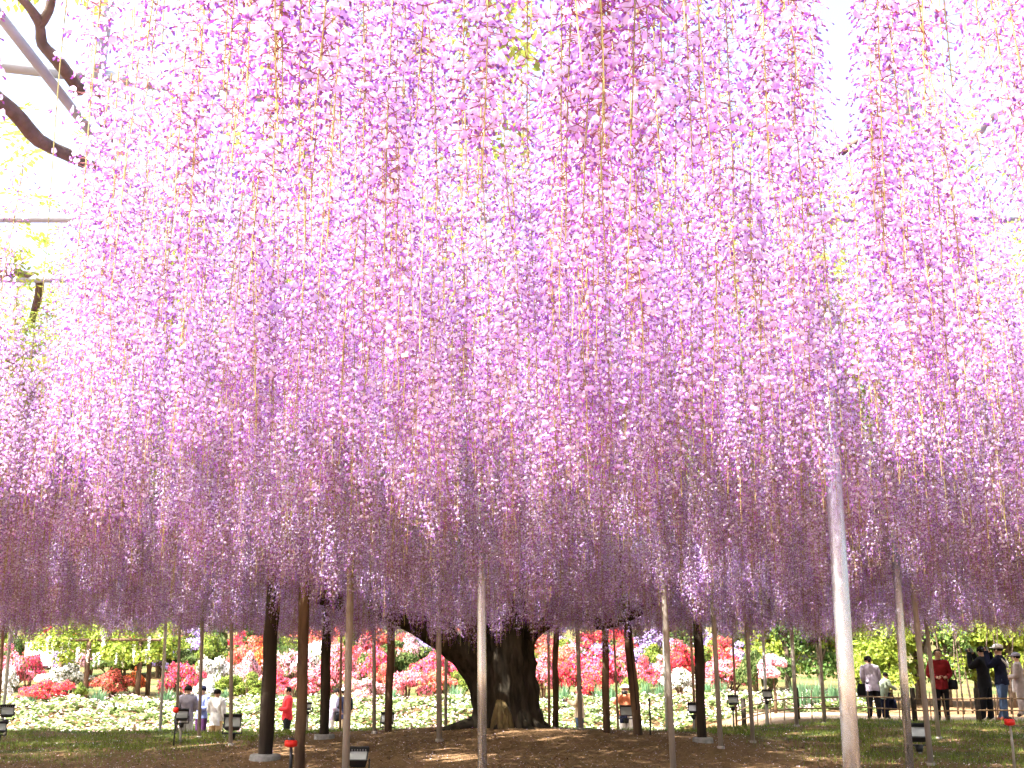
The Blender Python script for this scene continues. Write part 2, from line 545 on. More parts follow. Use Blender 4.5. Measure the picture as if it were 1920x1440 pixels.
# young leaves over the trellis; the dense far roof is added for shade
def leaf_spray(seed):
    r = random.Random(seed); mb = MB()
    for k in range(7):
        a = r.uniform(0, 6.283); o = Vector((math.cos(a), math.sin(a), r.uniform(-.5, .35))).normalized()
        p0 = Vector((r.uniform(-.12, .12), r.uniform(-.12, .12), r.uniform(-.06, .1)))
        s_ = o.cross(Vector((0, 0, 1))).normalized()
        LL = r.uniform(.2, .34)
        def pt(t): return p0 + o * LL * t + Vector((0, 0, -.12 * t * t))
        mb.face([pt(0) - s_ * .0016, pt(0) + s_ * .0016, pt(1)], 1)
        for j in range(7):
            t = .25 + .75 * j / 6
            for sd in ((-1, 1) if j < 6 else (0,)):
                d = (s_ * sd + o * (.45 if sd else 1) + Vector((0, 0, r.uniform(-.5, .1)))).normalized()
                w = d.cross(Vector((r.uniform(-.3, .3), r.uniform(-.3, .3), 1))).normalized()
                b = pt(t); ln = r.uniform(.045, .072); wd = ln * .22
                mb.face([b, b + d * ln * .45 + w * wd, b + d * ln, b + d * ln * .45 - w * wd], 0)
    return mb.mesh("leaf_spray", [M_LEAF_YOUNG, M_RACHIS])
LV = [leaf_spray(300 + k) for k in range(4)]
TRZ = 4.18
def shade_roof_density(x, y):
    return 1.2 + 4.0 * sstep(3.5, 7, y) + 44 * sstep(6, 12, y)  # thickens with distance to darken the far racemes
lrng = random.Random(8)
LP, LR, LS, LI = [], [], [], []
y = 0.5
while y < 29.5:
    half = max(5.0, .58 * y + 5)
    for _ in range(int(2 * half * .5 * shade_roof_density(0, y) + lrng.random())):
        x = lrng.uniform(-half, half)
        if lrng.random() > max(.3, density(x, y)) : continue
        hole = math.sin(x * 1.55 + 1.1 * math.sin(y * .8)) * math.sin(y * 1.35 + 1.3 * math.sin(x * .7))  # openings shaped so patches of sun reach the racemes
        if hole > .45 and lrng.random() < .93: continue
        LP.append((x, y + lrng.uniform(0, .5), TRZ + lrng.triangular(-.35, .5, .1)))
        LR.append((lrng.uniform(-.5, .5), lrng.uniform(-.5, .5), lrng.uniform(0, 6.283)))
        LS.append(lrng.uniform(.75, 1.25)); LI.append(lrng.randrange(4))
    y += .5
lp = []
for k in range(4):
    o = link("leaf_spray", LV[k], tree); o.location = Vector((-2.6 + 1.5 * k, 6.2 + .3 * k, TRZ + .1)) - T0
    lp.append(o)
lc = scatter("leaf_shade_roof", tree, LP, LR, LS, LI, [lp], T0)
tag(lc, kind="stuff")
print("racemes", len(racemes), "sprays", len(LP))
# ------------------------------------------------------------------ trunk and limbs
def ray_ground(px, py, lo=9.0, hi=70.0):
    """distance at which the photograph's pixel meets the ground"""
    Y = lo
    while Y < hi:
        p = at(px, py, Y)
        if p.z <= ground_z(p.x, Y): return Y
        Y += 0.1
    return hi

def stem_tube(mb, pts, radii, seg=22, flutes=5, depth=.10, twist=1.2, seed=0, mi=0, sub=4, lump=.05):
    """fluted, twisting woody stem along a smoothed polyline"""
    r = random.Random(seed)
    P, R = [], []
    pts = [Vector(p) for p in pts]
    n = len(pts)
    for i in range(n - 1):
        p0, p1, p2, p3 = pts[max(i - 1, 0)], pts[i], pts[i + 1], pts[min(i + 2, n - 1)]
        for k in range(sub):
            t = k / sub
            P.append(.5 * ((2 * p1) + (p2 - p0) * t + (2 * p0 - 5 * p1 + 4 * p2 - p3) * t * t + (3 * p1 - p0 - 3 * p2 + p3) * t ** 3))
            R.append(lerp(radii[i], radii[i + 1], t))
    P.append(pts[-1]); R.append(radii[-1])
    base = len(mb.v); m = len(P)
    ph = r.uniform(0, 6)
    tz = (P[-1] - P[0]).normalized()
    ref = Vector((0, 1, 0)) if abs(tz.y) < .8 else Vector((0, 0, 1))
    for i, p in enumerate(P):
        t = (P[min(i + 1, m - 1)] - P[max(i - 1, 0)]).normalized()
        a = t.cross(ref).normalized(); b = a.cross(t).normalized()
        for k in range(seg):
            w = 2 * math.pi * k / seg
            rr = R[i] * (1 + depth * math.sin(flutes * w + twist * i / m * 3 + ph) + depth * .6 * math.sin((flutes * 2 + 1) * w - twist * 2 * i / m + ph * 2)
                         + lump * math.sin(i * 1.7 + ph) + r.uniform(-.03, .03))
            mb.v.append(tuple(p + a * math.cos(w) * rr + b * math.sin(w) * rr))
    for i in range(m - 1):
        for k in range(seg):
            k2 = (k + 1) % seg
            mb.f.append((base + i * seg + k, base + i * seg + k2, base + (i + 1) * seg + k2, base + (i + 1) * seg + k)); mb.m.append(mi)
    mb.f.append(tuple(base + k for k in reversed(range(seg)))); mb.m.append(mi)
    mb.f.append(tuple(base + (m - 1) * seg + k for k in range(seg))); mb.m.append(mi)

TL = lambda px, py, Y: at(px, py, Y) - T0
def limb(name, pts, radii, seed, seg=12, **kw):
    mb = MB(); mb.smooth = True
    stem_tube(mb, pts, radii, seg=seg, seed=seed, **kw)
    return mb.build(name, M_BARK, tree)

mb = MB(); mb.smooth = True
stem_tube(mb, [TL(966, 1385, 21), TL(962, 1345, 21), TL(957, 1290, 21), TL(952, 1235, 21), TL(953, 1185, 21.1), TL(958, 1130, 21.3), TL(965, 1080, 21.5)],
          [.58, .49, .455, .445, .44, .36, .26], seg=48, flutes=7, depth=.095, twist=.9, seed=3)
stem_tube(mb, [TL(905, 1385, 20.8), TL(912, 1340, 20.8), TL(908, 1290, 20.8), TL(899, 1240, 20.8), TL(890, 1190, 20.9), TL(885, 1140, 21), TL(880, 1090, 21)],
          [.30, .24, .25, .27, .24, .18, .13], seg=26, flutes=4, depth=.08, twist=1.4, seed=9)
mb.build("trunk", M_BARK, tree)
# pale ridges where the two stems part
mb = MB(); mb.smooth = True
for j, (bx, w0) in enumerate(((929, .075), (938, .09), (948, .085), (956, .06))):
    stem_tube(mb, [TL(bx, 1376, 20.44), TL(bx, 1350, 20.52), TL(lerp(bx, 937, .35), 1328, 20.56), TL(lerp(bx, 936, .8), 1304, 20.62)], [w0 * 1.3, w0 * .85, w0 * .6, .02], seg=12, flutes=3, depth=.12, seed=21 + j)
mb.build("pale_ridges", M_BARK_PALE, tree)
for k, (ang, ln, r0) in enumerate([(-2.8, 1.3, .14), (-2.95, 1.0, .13), (-.3, .62, .12), (-1.0, .6, .11), (-2.0, .6, .11), (.6, .7, .14), (2.3, 1.1, .16)]):
    d = Vector((math.cos(ang), math.sin(ang), 0))
    c0 = Vector((TREE[0] + .02, TREE[1] - .05, 0)) + d * .25
    P = []
    for t in (0, .25, .5, .75, 1.0):
        q = c0 + d * (ln * t) + Vector((0.05 * math.sin(5 * t + k), .05 * math.cos(4 * t + k), 0))
        q.z = ground_z(q.x, q.y) + .24 * (1 - t) ** 2 - .02 - .05 * t
        P.append(q - T0)
    limb("root", P, [r0, r0 * .9, r0 * .7, r0 * .5, r0 * .25], 40 + k, seg=12, flutes=3, sub=3)
limb("limb", [TL(925, 1330, 20.9), TL(908, 1285, 20.85), TL(882, 1240, 20.7), TL(842, 1206, 20.5), TL(795, 1178, 20.3), TL(740, 1152, 20.0), TL(672, 1138, 19.6), TL(600, 1118, 19.3), TL(520, 1085, 19)],
     [.20, .25, .245, .215, .19, .165, .15, .13, .1], 51, seg=20, flutes=4, depth=.07, lump=.03)
limb("limb", [TL(866, 1228, 20.7), TL(846, 1205, 20.6), TL(838, 1170, 20.5), TL(835, 1130, 20.4), TL(828, 1080, 20.2), TL(800, 1030, 19.8)], [.15, .13, .12, .11, .1, .08], 52, seg=14)
limb("limb", [TL(980, 1200, 21), TL(1008, 1178, 20.8), TL(1040, 1160, 20.6), TL(1082, 1152, 20.4), TL(1112, 1167, 20.3), TL(1142, 1168, 20.2), TL(1185, 1152, 20.1), TL(1232, 1124, 20), TL(1300, 1085, 19.6)],
     [.16, .13, .10, .09, .10, .09, .085, .08, .05], 53, seg=12)
# limbs that ride on the trellis
wr = random.Random(77)
def trellis_limb(p0, ang, ln, r0, seed):
    P, R = [], []
    r = random.Random(seed)
    p = Vector(p0); a = ang
    n = max(5, int(ln / 1.3))
    for i in range(n + 1):
        P.append(p - T0); R.append(lerp(r0, r0 * .3, i / n))
        a += r.uniform(-.32, .32)
        p = p + Vector((math.cos(a), math.sin(a), 0)) * (ln / n)
        p.z = TRZ + .08 + r.uniform(-.12, .22)
    limb("limb", P, R, seed, seg=9, flutes=3, sub=3)
trunk_top = Vector((TREE[0], TREE[1], 3.3))
for k in range(13):
    a = -math.pi / 2 + (k - 6) * .47
    trellis_limb(trunk_top + Vector((math.cos(a), math.sin(a), 0)) * .15, a, wr.uniform(9, 12), .13, 500 + k)
for k, (x, y, a, ln, r0) in enumerate([(-5, 13, -1.9, 5, .065), (-2, 13, -1.3, 5, .06), (1.5, 14, -1.75, 5, .06), (4.2, 15, -1.5, 5, .06)]):
    trellis_limb((x, y, TRZ + .05), a, ln, r0, 530 + k)
NEAR_LIMBS = []
for k, (P, r0) in enumerate([
    ([(-90, 130, 4.8), (20, 205, 5.2), (72, 262, 5.5), (150, 300, 6.0), (200, 335, 6.4), (215, 430, 7.2), (235, 520, 8.2)], .04),
    ([(188, 170, 5.6), (192, 220, 5.7), (205, 260, 5.8), (200, 340, 6.0)], .03),
    ([(150, 170, 5.5), (112, 118, 5.3), (80, 82, 5.2), (74, 45, 5.1), (58, 18, 5.0), (25, -20, 4.9)], .034),
    ([(74, 45, 5.1), (92, 20, 5.05), (100, -20, 5.0)], .026),
    ([(480, -80, 4.3), (512, 40, 4.7), (560, 95, 5.0), (585, 70, 5.1), (640, 90, 5.3)], .035),
    ([(1040, -60, 4.3), (1085, 50, 4.7), (1100, 100, 4.9), (1108, 170, 5.3)], .034),
    ([(1500, 320, 6.2), (1545, 305, 6.1), (1600, 270, 6.0), (1630, 255, 5.9)], .026),
    ([(290, 385, 7.0), (330, 375, 7.0), (380, 410, 7.2)], .035),
    ([(-40, 500, 8.2), (40, 515, 8.3), (75, 530, 8.4), (60, 600, 9.2)], .045)]):
    NEAR_LIMBS.append(limb("limb", [TL(*q) for q in P], [r0 * (1 - .5 * i / len(P)) for i in range(len(P))], 600 + k, seg=9, flutes=3, sub=3))

# ------------------------------------------------------------------ overhead trellis of pipes
M_STEEL = mat("galvanised_steel", (0.60, 0.65, 0.72), 0.25, metal=0.85, noise=.12, nscale=5, stretch=(1, 1, .2))
M_TRELLIS = mat("weathered_grey_pipe", (0.27, 0.30, 0.33), 0.5, noise=.2, nscale=5)
M_BARK_GLARE = mat("glare_lightened_bark", (0.13, 0.095, 0.075), 0.9, noise=.4, nscale=9, bump=.8, bscale=18)  # lighter bark colour paints the overexposed glow onto the near limbs
M_PIPE = mat("beige_painted_pipe", (0.38, 0.33, 0.28), 0.42, noise=.25, nscale=6, spec=.5, bump=.05, stretch=(1, 1, .15))
M_PIPE_WHITE = mat("white_painted_pipe", (0.68, 0.70, 0.66), 0.4, noise=.15, nscale=6, spec=.5, stretch=(1, 1, .15))
M_PIPE_RUST = mat("rust_brown_pipe", (0.34, 0.19, 0.12), 0.5, noise=.3, nscale=6, stretch=(1, 1, .15))
for o in NEAR_LIMBS: o.data.materials[0] = M_BARK_GLARE
trellis = thing("overhead_trellis", "grid of pale steel pipes carrying the wisteria above the racemes", "trellis", (0, 14, TRZ))
O_TR = Vector((0, 14, TRZ))
pipe_me = {}
def pipe(p, q, r):
    m_ = MB(); m_.smooth = True
    m_.tube([Vector(p) - O_TR, Vector(q) - O_TR], r, seg=12)
    return m_.build("pipe", M_TRELLIS, trellis)
for yy in (5.45, 7.1, 8.3, 10.4, 12.6, 14.8, 17.0, 19.2, 22.8, 25.0, 27.2):
    h = .55 * yy + 2.2
    if yy == 5.45:
        q0, q1 = at(-120, 108, 5.3), at(260, 152, 5.6); d0 = (q1 - q0) / (q1.x - q0.x)
        pipe(q0 + d0 * (-h - q0.x), q0 + d0 * (h * .25 - q0.x), .036)
        continue
    pipe((-h, yy, TRZ), (h, yy + .02, TRZ), .031)
for xx in (-12, -9.6, -7.2, -4.8, -2.35, 0.35, 2.6, 4.9, 7.2, 9.6, 12):
    y0 = max(4.2, abs(xx) / .55 - 2.5)
    pipe((xx, y0, TRZ + .055), (xx, 28.2, TRZ + .055), .026)
for (px, Y) in ((183, 5.5), (1700, 5.9), (1120, 8.3)):
    b = at(px, 145, Y); b.z = TRZ + .06
    pipe(b, b + Vector((.03, .03, 1.4)), .032)
pipe((-6, 5.6, TRZ + 1.25), (5, 5.6, TRZ + 1.25), .025)

# ------------------------------------------------------------------ posts
M_TIMBER_DARK = mat("charred_timber", (0.055, 0.038, 0.026), 0.9, noise=.6, nscale=7, bump=.9, bscale=14, stretch=(1, 1, .18), col2=(.02, .015, .011))
M_TIMBER = mat("weathered_timber", (0.17, 0.105, 0.062), 0.9, noise=.6, nscale=7, bump=.8, bscale=14, stretch=(1, 1, .18), col2=(.06, .036, .022))
M_CONCRETE = mat("concrete", (0.36, 0.35, 0.33), 0.9, noise=.3, nscale=12, bump=.4, bscale=30)

def base_of(px, py, Y=None):
    Y = Y or ray_ground(px, py)
    p = at(px, py, Y)
    return Vector((p.x, Y, ground_z(p.x, Y)))
def post_axis(B, tx, ty):
    T = at(tx, ty, B.y)
    d = (T - B)
    k = (TRZ - .02 - B.z) / d.z
    return d * k

def steel_post(px, py, tx, ty, wpx, m, label, Y=None, group=None, collar=True):
    B = base_of(px, py, Y)
    r = wpx * (B.y * 1.0) / F_PX / 2
    A = post_axis(B, tx, ty)
    t = thing("support_post", label, "post", B, group=group or "pipe posts holding up the trellis")
    m_ = MB(); m_.smooth = True
    m_.tube([Vector((0, 0, -.12)), A * .33, A * .66, A], r, seg=16)
    m_.build("pole", m, t)
    if collar:
        c = MB(); c.smooth = True
        c.tube([A * .965, A * .995], r * 1.35, seg=16)
        c.build("collar", m, t)
        c = MB(); c.smooth = True
        c.tube([Vector((0, 0, -.03)), Vector((0, 0, .035))], r * 1.5, seg=16)
        c.build("base_ring", m, t)
    return t

def timber_post(px, py, tx, ty, wpx, m, label, disc=False, Y=None, seed=0, cracked=False):
    B = base_of(px, py, Y)
    r = wpx * B.y / F_PX / 2
    A = post_axis(B, tx, ty)
    t = thing("timber_prop", label, "post", B, group="rough timber props under the wisteria")
    m_ = MB(); m_.smooth = True
    rr = random.Random(seed)
    P = [Vector((0, 0, -.1)) + A * (i / 9) + Vector((rr.uniform(-.012, .012), rr.uniform(-.012, .012), 0)) for i in range(10)]
    stem_tube(m_, P, [r * rr.uniform(.94, 1.06) * (1.03 - .07 * i / 9) for i in range(10)], seg=18, flutes=4, depth=.035, twist=.3, seed=seed, sub=3, lump=.02)
    m_.build("pole", m, t)
    if cracked:
        c = MB()
        c.box(A * .3 + Vector((0, -r * .93, 0)), (.016, .05, 1.5), M=Matrix.Rotation(math.atan2(A.x, A.z), 3, 'Y'))
        c.build("crack", M_TIMBER_DARK, t)
    if disc:
        c = MB(); c.smooth = False
        c.tube([Vector((0, 0, -.08)), Vector((0, 0, .05)), Vector((0, 0, .075))], [r * 2.25, r * 2.2, r * 2.05], seg=20)
        c.build("concrete_footing", M_CONCRETE, t)
    return t

timber_post(497, 1424, 512, 1120, 25, M_TIMBER_DARK, "thick blackened timber prop on a round concrete footing beside a brown one", True, seed=1)
timber_post(562, 1446, 570, 1130, 20, M_TIMBER, "thick brown timber prop with blotchy bark next to the red-topped stake", seed=2)
timber_post(608, 1386, 614, 1145, 17, M_TIMBER_DARK, "dark timber prop on a grey concrete footing with grass round it, behind the steel pole", True, seed=3)
timber_post(728, 1372, 734, 1150, 13, M_TIMBER, "slim brown timber prop with a floodlight behind its foot, below the long arching limb", seed=4)
timber_post(1041, 1360, 1042, 1170, 11, M_TIMBER, "slim dark timber prop just right of the wisteria trunk", seed=5, Y=22.3)
timber_post(1137, 1368, 1135, 1170, 13, M_TIMBER, "brown timber prop carrying the low horizontal limb right of the trunk", seed=6, Y=20.6)
timber_post(1197, 1378, 1180, 1195, 16, M_TIMBER, "leaning brown timber prop with a long dark crack, in front of a floodlight", seed=7, cracked=True)
timber_post(1318, 1392, 1308, 1175, 17, M_TIMBER_DARK, "dark knotty timber prop on a concrete footing at the right of the mound", True, seed=8)

steel_post(1597, 1445, 1557, 800, 31, M_STEEL, "thickest shiny steel pole, standing before the woman in the grey shirt", Y=8.6)
steel_post(905, 1470, 902, 1000, 16.5, M_STEEL, "shiny steel pole standing directly in front of the wisteria trunk", Y=13.6)
steel_post(648, 1446, 656, 1150, 13.5, M_PIPE, "beige steel pole beside the ribbed ground floodlight", Y=16.0)
steel_post(824, 1390, 822, 1150, 10, M_PIPE, "beige pole under the arching limb, left of the trunk")
steel_post(702, 1376, 701, 1160, 7, M_PIPE, "thin brown pole in the grass left of the slim timber prop")
steel_post(1263, 1446, 1247, 1150, 11, M_PIPE, "beige pole rising from bare soil in front of a white pole", Y=16.2)
steel_post(1251, 1340, 1246, 1190, 8, M_PIPE_WHITE, "white ringed pole by the white azalea at the edge of the flower bed", Y=27.0)
steel_post(1352, 1404, 1339, 1180, 9, M_PIPE, "beige leaning pole next to the knotty timber prop on its footing")
steel_post(1412, 1393, 1400, 1180, 8, M_PIPE, "beige pole in the grass before the end of the bamboo fence")
steel_post(1437, 1335, 1430, 1180, 5.5, M_PIPE_WHITE, "slender white pole with a pale floodlight at its foot", Y=27.3)
steel_post(1494, 1362, 1484, 1180, 7, M_PIPE, "thin brown pole before the bamboo fence and pink round azalea")
steel_post(1545, 1346, 1536, 1185, 6, M_PIPE, "thin brown pole touching the fence post by the blue-green irises", Y=26.5)
steel_post(1706, 1447, 1680, 1050, 15, M_STEEL, "steel pole right of the woman in grey, beside the open black floodlight", Y=15.6)
steel_post(1746, 1436, 1718, 1160, 10, M_PIPE, "beige pole in front of the open black floodlight by the red jacket")
steel_post(1760, 1372, 1736, 1165, 7.5, M_PIPE, "thin orange-edged pole covering half of the man in red", Y=22.5)
steel_post(300, 1371, 310, 1190, 5.5, M_PIPE_WHITE, "slender white pole in the flower bed edge left of the man in grey", Y=25.9)
steel_post(373, 1384, 379, 1185, 6.5, M_PIPE, "thin brown pole in front of the man in the grey jacket")
steel_post(433, 1398, 434, 1190, 7, M_PIPE, "brown pole with a floodlight strapped to its foot, by the woman in white")
steel_post(331, 1374, 337, 1175, 5, M_PIPE, "thin brown pole behind the floodlight and left of the man in grey", Y=25.5)
steel_post(5, 1352, 20, 1180, 6, M_PIPE_WHITE, "whitish leaning pole beside a pink ribbed floodlight", Y=26.0)
steel_post(-2, 1342, 6, 1180, 6, M_PIPE_RUST, "rust-coloured pole in front of the pink azaleas at the garden corner", Y=27)
steel_post(1030, 1357, 1028, 1180, 5, M_PIPE_RUST, "very thin reddish pole between trunk and slim dark timber prop", Y=26)
steel_post(1089, 1368, 1083, 1190, 8, M_PIPE, "beige pole hiding half of the person in jeans")
steel_post(1159, 1347, 1152, 1210, 4, M_PIPE_RUST, "very thin reddish pole left of the person in the white hat", Y=27)
steel_post(638, 1364, 640, 1180, 4.5, M_PIPE_RUST, "very thin reddish pole beside the person in lilac", Y=25.8)
steel_post(836, 1352, 836, 1210, 5.5, M_PIPE, "thin brown pole under the arching limb with an iris tuft behind", Y=26)
steel_post(1303, 1326, 1296, 1205, 5, M_PIPE_RUST, "thin reddish pole between white azalea and knotty timber prop", Y=27.5)
steel_post(1379, 1310, 1374, 1205, 4, M_PIPE_RUST, "very thin reddish pole before the tall red azalea, above a ribbed floodlight", Y=28.2)
# ------------------------------------------------------------------ garden beyond: bushes, trees, beds
def leafy(n, r, lobes, size, flat=1.0, jit=.5, shell=.75):
    """quads spread through the volume of several lobes; returns MB"""
    mb = MB()
    tot = sum(l[3] ** 2 for l in lobes)
    for (cx, cy, cz, lr, sq) in lobes:
        k = int(n * lr * lr / tot)
        for _ in range(k):
            d = Vector((r.gauss(0, 1), r.gauss(0, 1), r.gauss(0, 1))).normalized()
            if d.z < -.55: d.z *= -.6
            rad = lr * (shell + (1 - shell) * 1.25 * r.random()) * (1 + .13 * math.sin(7 * d.x + 5 * d.z + cx * 9) + .08 * math.sin(13 * d.y))
            p = Vector((cx + d.x * rad, cy + d.y * rad, cz + d.z * rad * sq))
            nrm = (d + Vector((r.uniform(-1, 1), r.uniform(-1, 1), r.uniform(-.6, 1))) * jit).normalized()
            a = nrm.cross(Vector((r.uniform(-1, 1), r.uniform(-1, 1), r.uniform(-1, 1)))).normalized(); b = nrm.cross(a)
            s1, s2 = size * r.uniform(.6, 1.3), size * r.uniform(.5, 1.0)
            mb.face([p - a * s1 * .5, p + b * s2 * .5 + nrm * s1 * .15, p + a * s1 * .5, p - b * s2 * .5 + nrm * s1 * .15])
    return mb

def bush_lobes(r, n=9):
    L = []
    for k in range(n):
        a = r.uniform(0, 6.283); d = r.uniform(.05, .74)
        L.append((math.cos(a) * d, math.sin(a) * d * .9, .26 + r.uniform(0, .58) * (1.15 - d), r.uniform(.13, .31), r.uniform(.5, .75)))
    return L
BUSH = []
for k in range(5):
    r = random.Random(700 + k)
    lobes = bush_lobes(r, 17)
    fl = leafy(4600, r, lobes, .062, jit=.75)
    inner = [(a, b, c - .05, d * .82, s) for a, b, c, d, s in lobes]
    gr = leafy(1100, r, lobes, .08, jit=.9)
    st = MB(); st.smooth = True
    for a, b, c, d, s in lobes[:7]:
        st.tube([Vector((a * .12, b * .12, -.15)), Vector((a * .45, b * .45, c * .5)), Vector((a * .9, b * .9, c))], [.03, .022, .01], seg=5)
    BUSH.append((fl, gr, st))
M_BUSH_LEAF = mat("azalea_leaf", (0.10, 0.12, 0.03), .6, var=.4, transl=.2)
M_TWIG = mat("twig", (0.13, 0.085, 0.05), .9)
AZ = {}
for nm, c, hv in (("red", (.78, .07, .11), .01), ("pink", (.84, .26, .34), .025), ("magenta", (.80, .11, .20), .02), ("coral", (.84, .20, .16), .02),
              ("white", (.86, .84, .82), .0), ("pale", (.86, .50, .56), .03), ("orange", (.86, .20, .06), .02), ("lilac", (.56, .42, .78), .02), ("green", (.20, .26, .04), .03),
              ("dark", (.075, .115, .03), .03)):
    AZ[nm] = mat("azalea_" + nm, c, .6, var=.28, hue=hv, transl=.3, spec=.15)
bush_cache = {}
def azalea(px, ptop, pbase, wpx, Y, colour, label, var=None, group="azalea bushes in the sunny garden", cat="bush", name="azalea_bush"):
    p = at(px, pbase, Y)
    gz = ground_z(p.x, Y)
    top = at(px, ptop, Y).z
    h = max(.45, top - gz) * 1.05
    w = wpx * Y / F_PX * 1.3
    v = var if var is not None else rng.randrange(5)
    key = (v, colour)
    if key not in bush_cache:
        fl, gr, st = BUSH[v]
        bush_cache[key] = (fl.mesh("blossoms", AZ[colour]), gr.mesh("foliage", M_BUSH_LEAF), st.mesh("stems", M_TWIG))
    fm, gm, sm = bush_cache[key]
    t = thing(name, label, cat, (p.x, Y, gz), rng.uniform(0, 6.28), group)
    t.scale = (w / 1.55, w / 1.55 * .9, h / 1.02)
    tag(link("blossoms" if colour not in ("green", "dark") else "crown", fm, t), kind="stuff")
    tag(link("foliage", gm, t), kind="stuff")
    link("stems", sm, t)
    return t

CW = {"red": "red", "pink": "pink", "magenta": "hot-pink", "coral": "coral", "white": "white", "pale": "pale-pink", "orange": "orange-red", "lilac": "lilac"}
for row in [
    (82, 1168, 1215, 66, 50, "red", "red azalea above the white panel at the garden corner"),
    (18, 1200, 1285, 62, 44, "pink", "tall pink azalea behind the whitish leaning pole"),
    (52, 1214, 1282, 52, 45, "magenta", "pink-red azalea below the white panel"),
    (92, 1266, 1318, 68, 38.6, "red", "low red azalea between two iris tufts in front of the white azalea"),
    (48, 1281, 1308, 26, 38.8, "magenta", "small hot-pink azalea behind an iris tuft at the bed's end"),
    (124, 1243, 1296, 88, 42, "white", "broad white azalea under the leafy pergola"),
    (12, 1254, 1292, 30, 40, "white", "small white azalea beside the whitish leaning pole"),
    (210, 1252, 1292, 66, 41, "coral", "low coral azalea between the pergola's posts"),
    (252, 1246, 1272, 36, 43, "orange", "small orange-red azalea at the pergola's right post"),
    (342, 1228, 1282, 74, 41, "magenta", "rounded hot-pink azalea above the man in the grey jacket"),
    (402, 1216, 1276, 58, 43, "white", "white azalea above the woman in white, beside a red one"),
    (447, 1196, 1278, 46, 44, "coral", "upright coral azalea behind the brown pole with a floodlight"),
    (466, 1218, 1268, 46, 42, "pale", "pale azalea right of the upright coral one"),
    (388, 1278, 1300, 40, 39, "white", "tiny white azalea between the man in grey and the woman in white"),
    (490, 1186, 1262, 64, 44, "orange", "orange-red azalea behind the blackened timber prop"),
    (546, 1202, 1272, 84, 42.5, "pale", "big pale-pink azalea between the two thick timber props"),
    (592, 1182, 1250, 66, 45, "white", "tall white azalea behind the dark timber prop on grass"),
    (628, 1212, 1272, 60, 43.5, "pink", "pink azalea behind the beige steel pole"),
    (585, 1252, 1290, 70, 40.5, "pink", "low pink azalea above the floodlight by the brown timber prop"),
    (520, 1256, 1288, 40, 40.5, "magenta", "low hot-pink azalea behind the woman in red"),
    (680, 1262, 1302, 62, 39.8, "pale", "low pale-coral azalea right of the beige steel pole"),
    (706, 1208, 1268, 66, 42, "magenta", "hot-pink azalea against dark shrubs behind the slim brown pole"),
    (716, 1250, 1290, 44, 40.8, "coral", "coral azalea below the hot-pink one against dark shrubs"),
    (764, 1244, 1294, 62, 40.2, "pink", "pink azalea right of the slim timber prop"),
    (818, 1216, 1262, 84, 42, "magenta", "hot-pink azalea under the arching limb"),
    (822, 1250, 1286, 64, 40.8, "coral", "coral azalea under the arching limb, below a hot-pink one"),
    (685, 1186, 1222, 50, 47, "red", "red azalea above the dark shrubs, left of the slim timber prop"),
    (756, 1184, 1218, 56, 47.5, "coral", "coral azalea above the dark shrubs under the long limb"),
    (1020, 1222, 1294, 64, 41.5, "pink", "pink azalea immediately right of the trunk"),
    (1062, 1236, 1276, 46, 42, "red", "red azalea behind the slim dark timber prop"),
    (1110, 1190, 1286, 104, 42.5, "magenta", "largest hot-pink azalea, behind the prop carrying the low limb"),
    (1118, 1250, 1292, 56, 40.6, "red", "low red azalea at the foot of the largest hot-pink one"),
    (1166, 1220, 1272, 54, 42.5, "pink", "pink azalea above the person in the white hat"),
    (1206, 1234, 1270, 46, 43, "magenta", "small hot-pink azalea behind the cracked leaning prop"),
    (1236, 1224, 1270, 46, 44, "pale", "pale-pink azalea behind the white ringed pole"),
    (1278, 1204, 1264, 62, 44.5, "red", "red azalea above the white azalea right of the mound"),
    (1278, 1250, 1304, 68, 39.6, "white", "white azalea left of the knotty timber prop"),
    (1352, 1192, 1256, 70, 45, "red", "tall red azalea right of the knotty timber prop"),
    (1362, 1238, 1276, 112, 42, "pink", "wide low pink azalea below the tall red one"),
    (1300, 1216, 1262, 44, 46, "coral", "coral azalea between two red ones right of the mound"),
]:
    azalea(*row)
# a round-headed azalea on a bare stem by the bamboo fence
q = at(1452, 1290, 32.6); gz = ground_z(q.x, 32.6)
z1, z2 = at(1452, 1284, 32.6).z - gz, at(1452, 1222, 32.6).z - gz
t = thing("azalea_bush", "round pink azalea head on a dark stem behind the bamboo fence", "bush", (q.x, 32.6, gz), .8, "azalea bushes in the sunny garden")
lobr = random.Random(44)
lob = []
for k in range(16):
    a, el = lobr.uniform(0, 6.283), lobr.uniform(-.5, 1.3)
    lob.append((.24 * math.cos(a) * math.cos(el), .24 * math.sin(a) * math.cos(el), (z1 + z2) / 2 + .3 * math.sin(el) - .05, lobr.uniform(.12, .2), .8))
tag(leafy(3000, lobr, lob, .075, jit=.6).build("blossoms", AZ["pale"], t), kind="stuff")
m_ = MB(); m_.smooth = True
m_.tube([Vector((0, 0, -.1)), Vector((.03, 0, z1 * .6)), Vector((0, .02, z1 + .25))], [.05, .04, .02], seg=8)
m_.build("stem", M_TWIG, t)
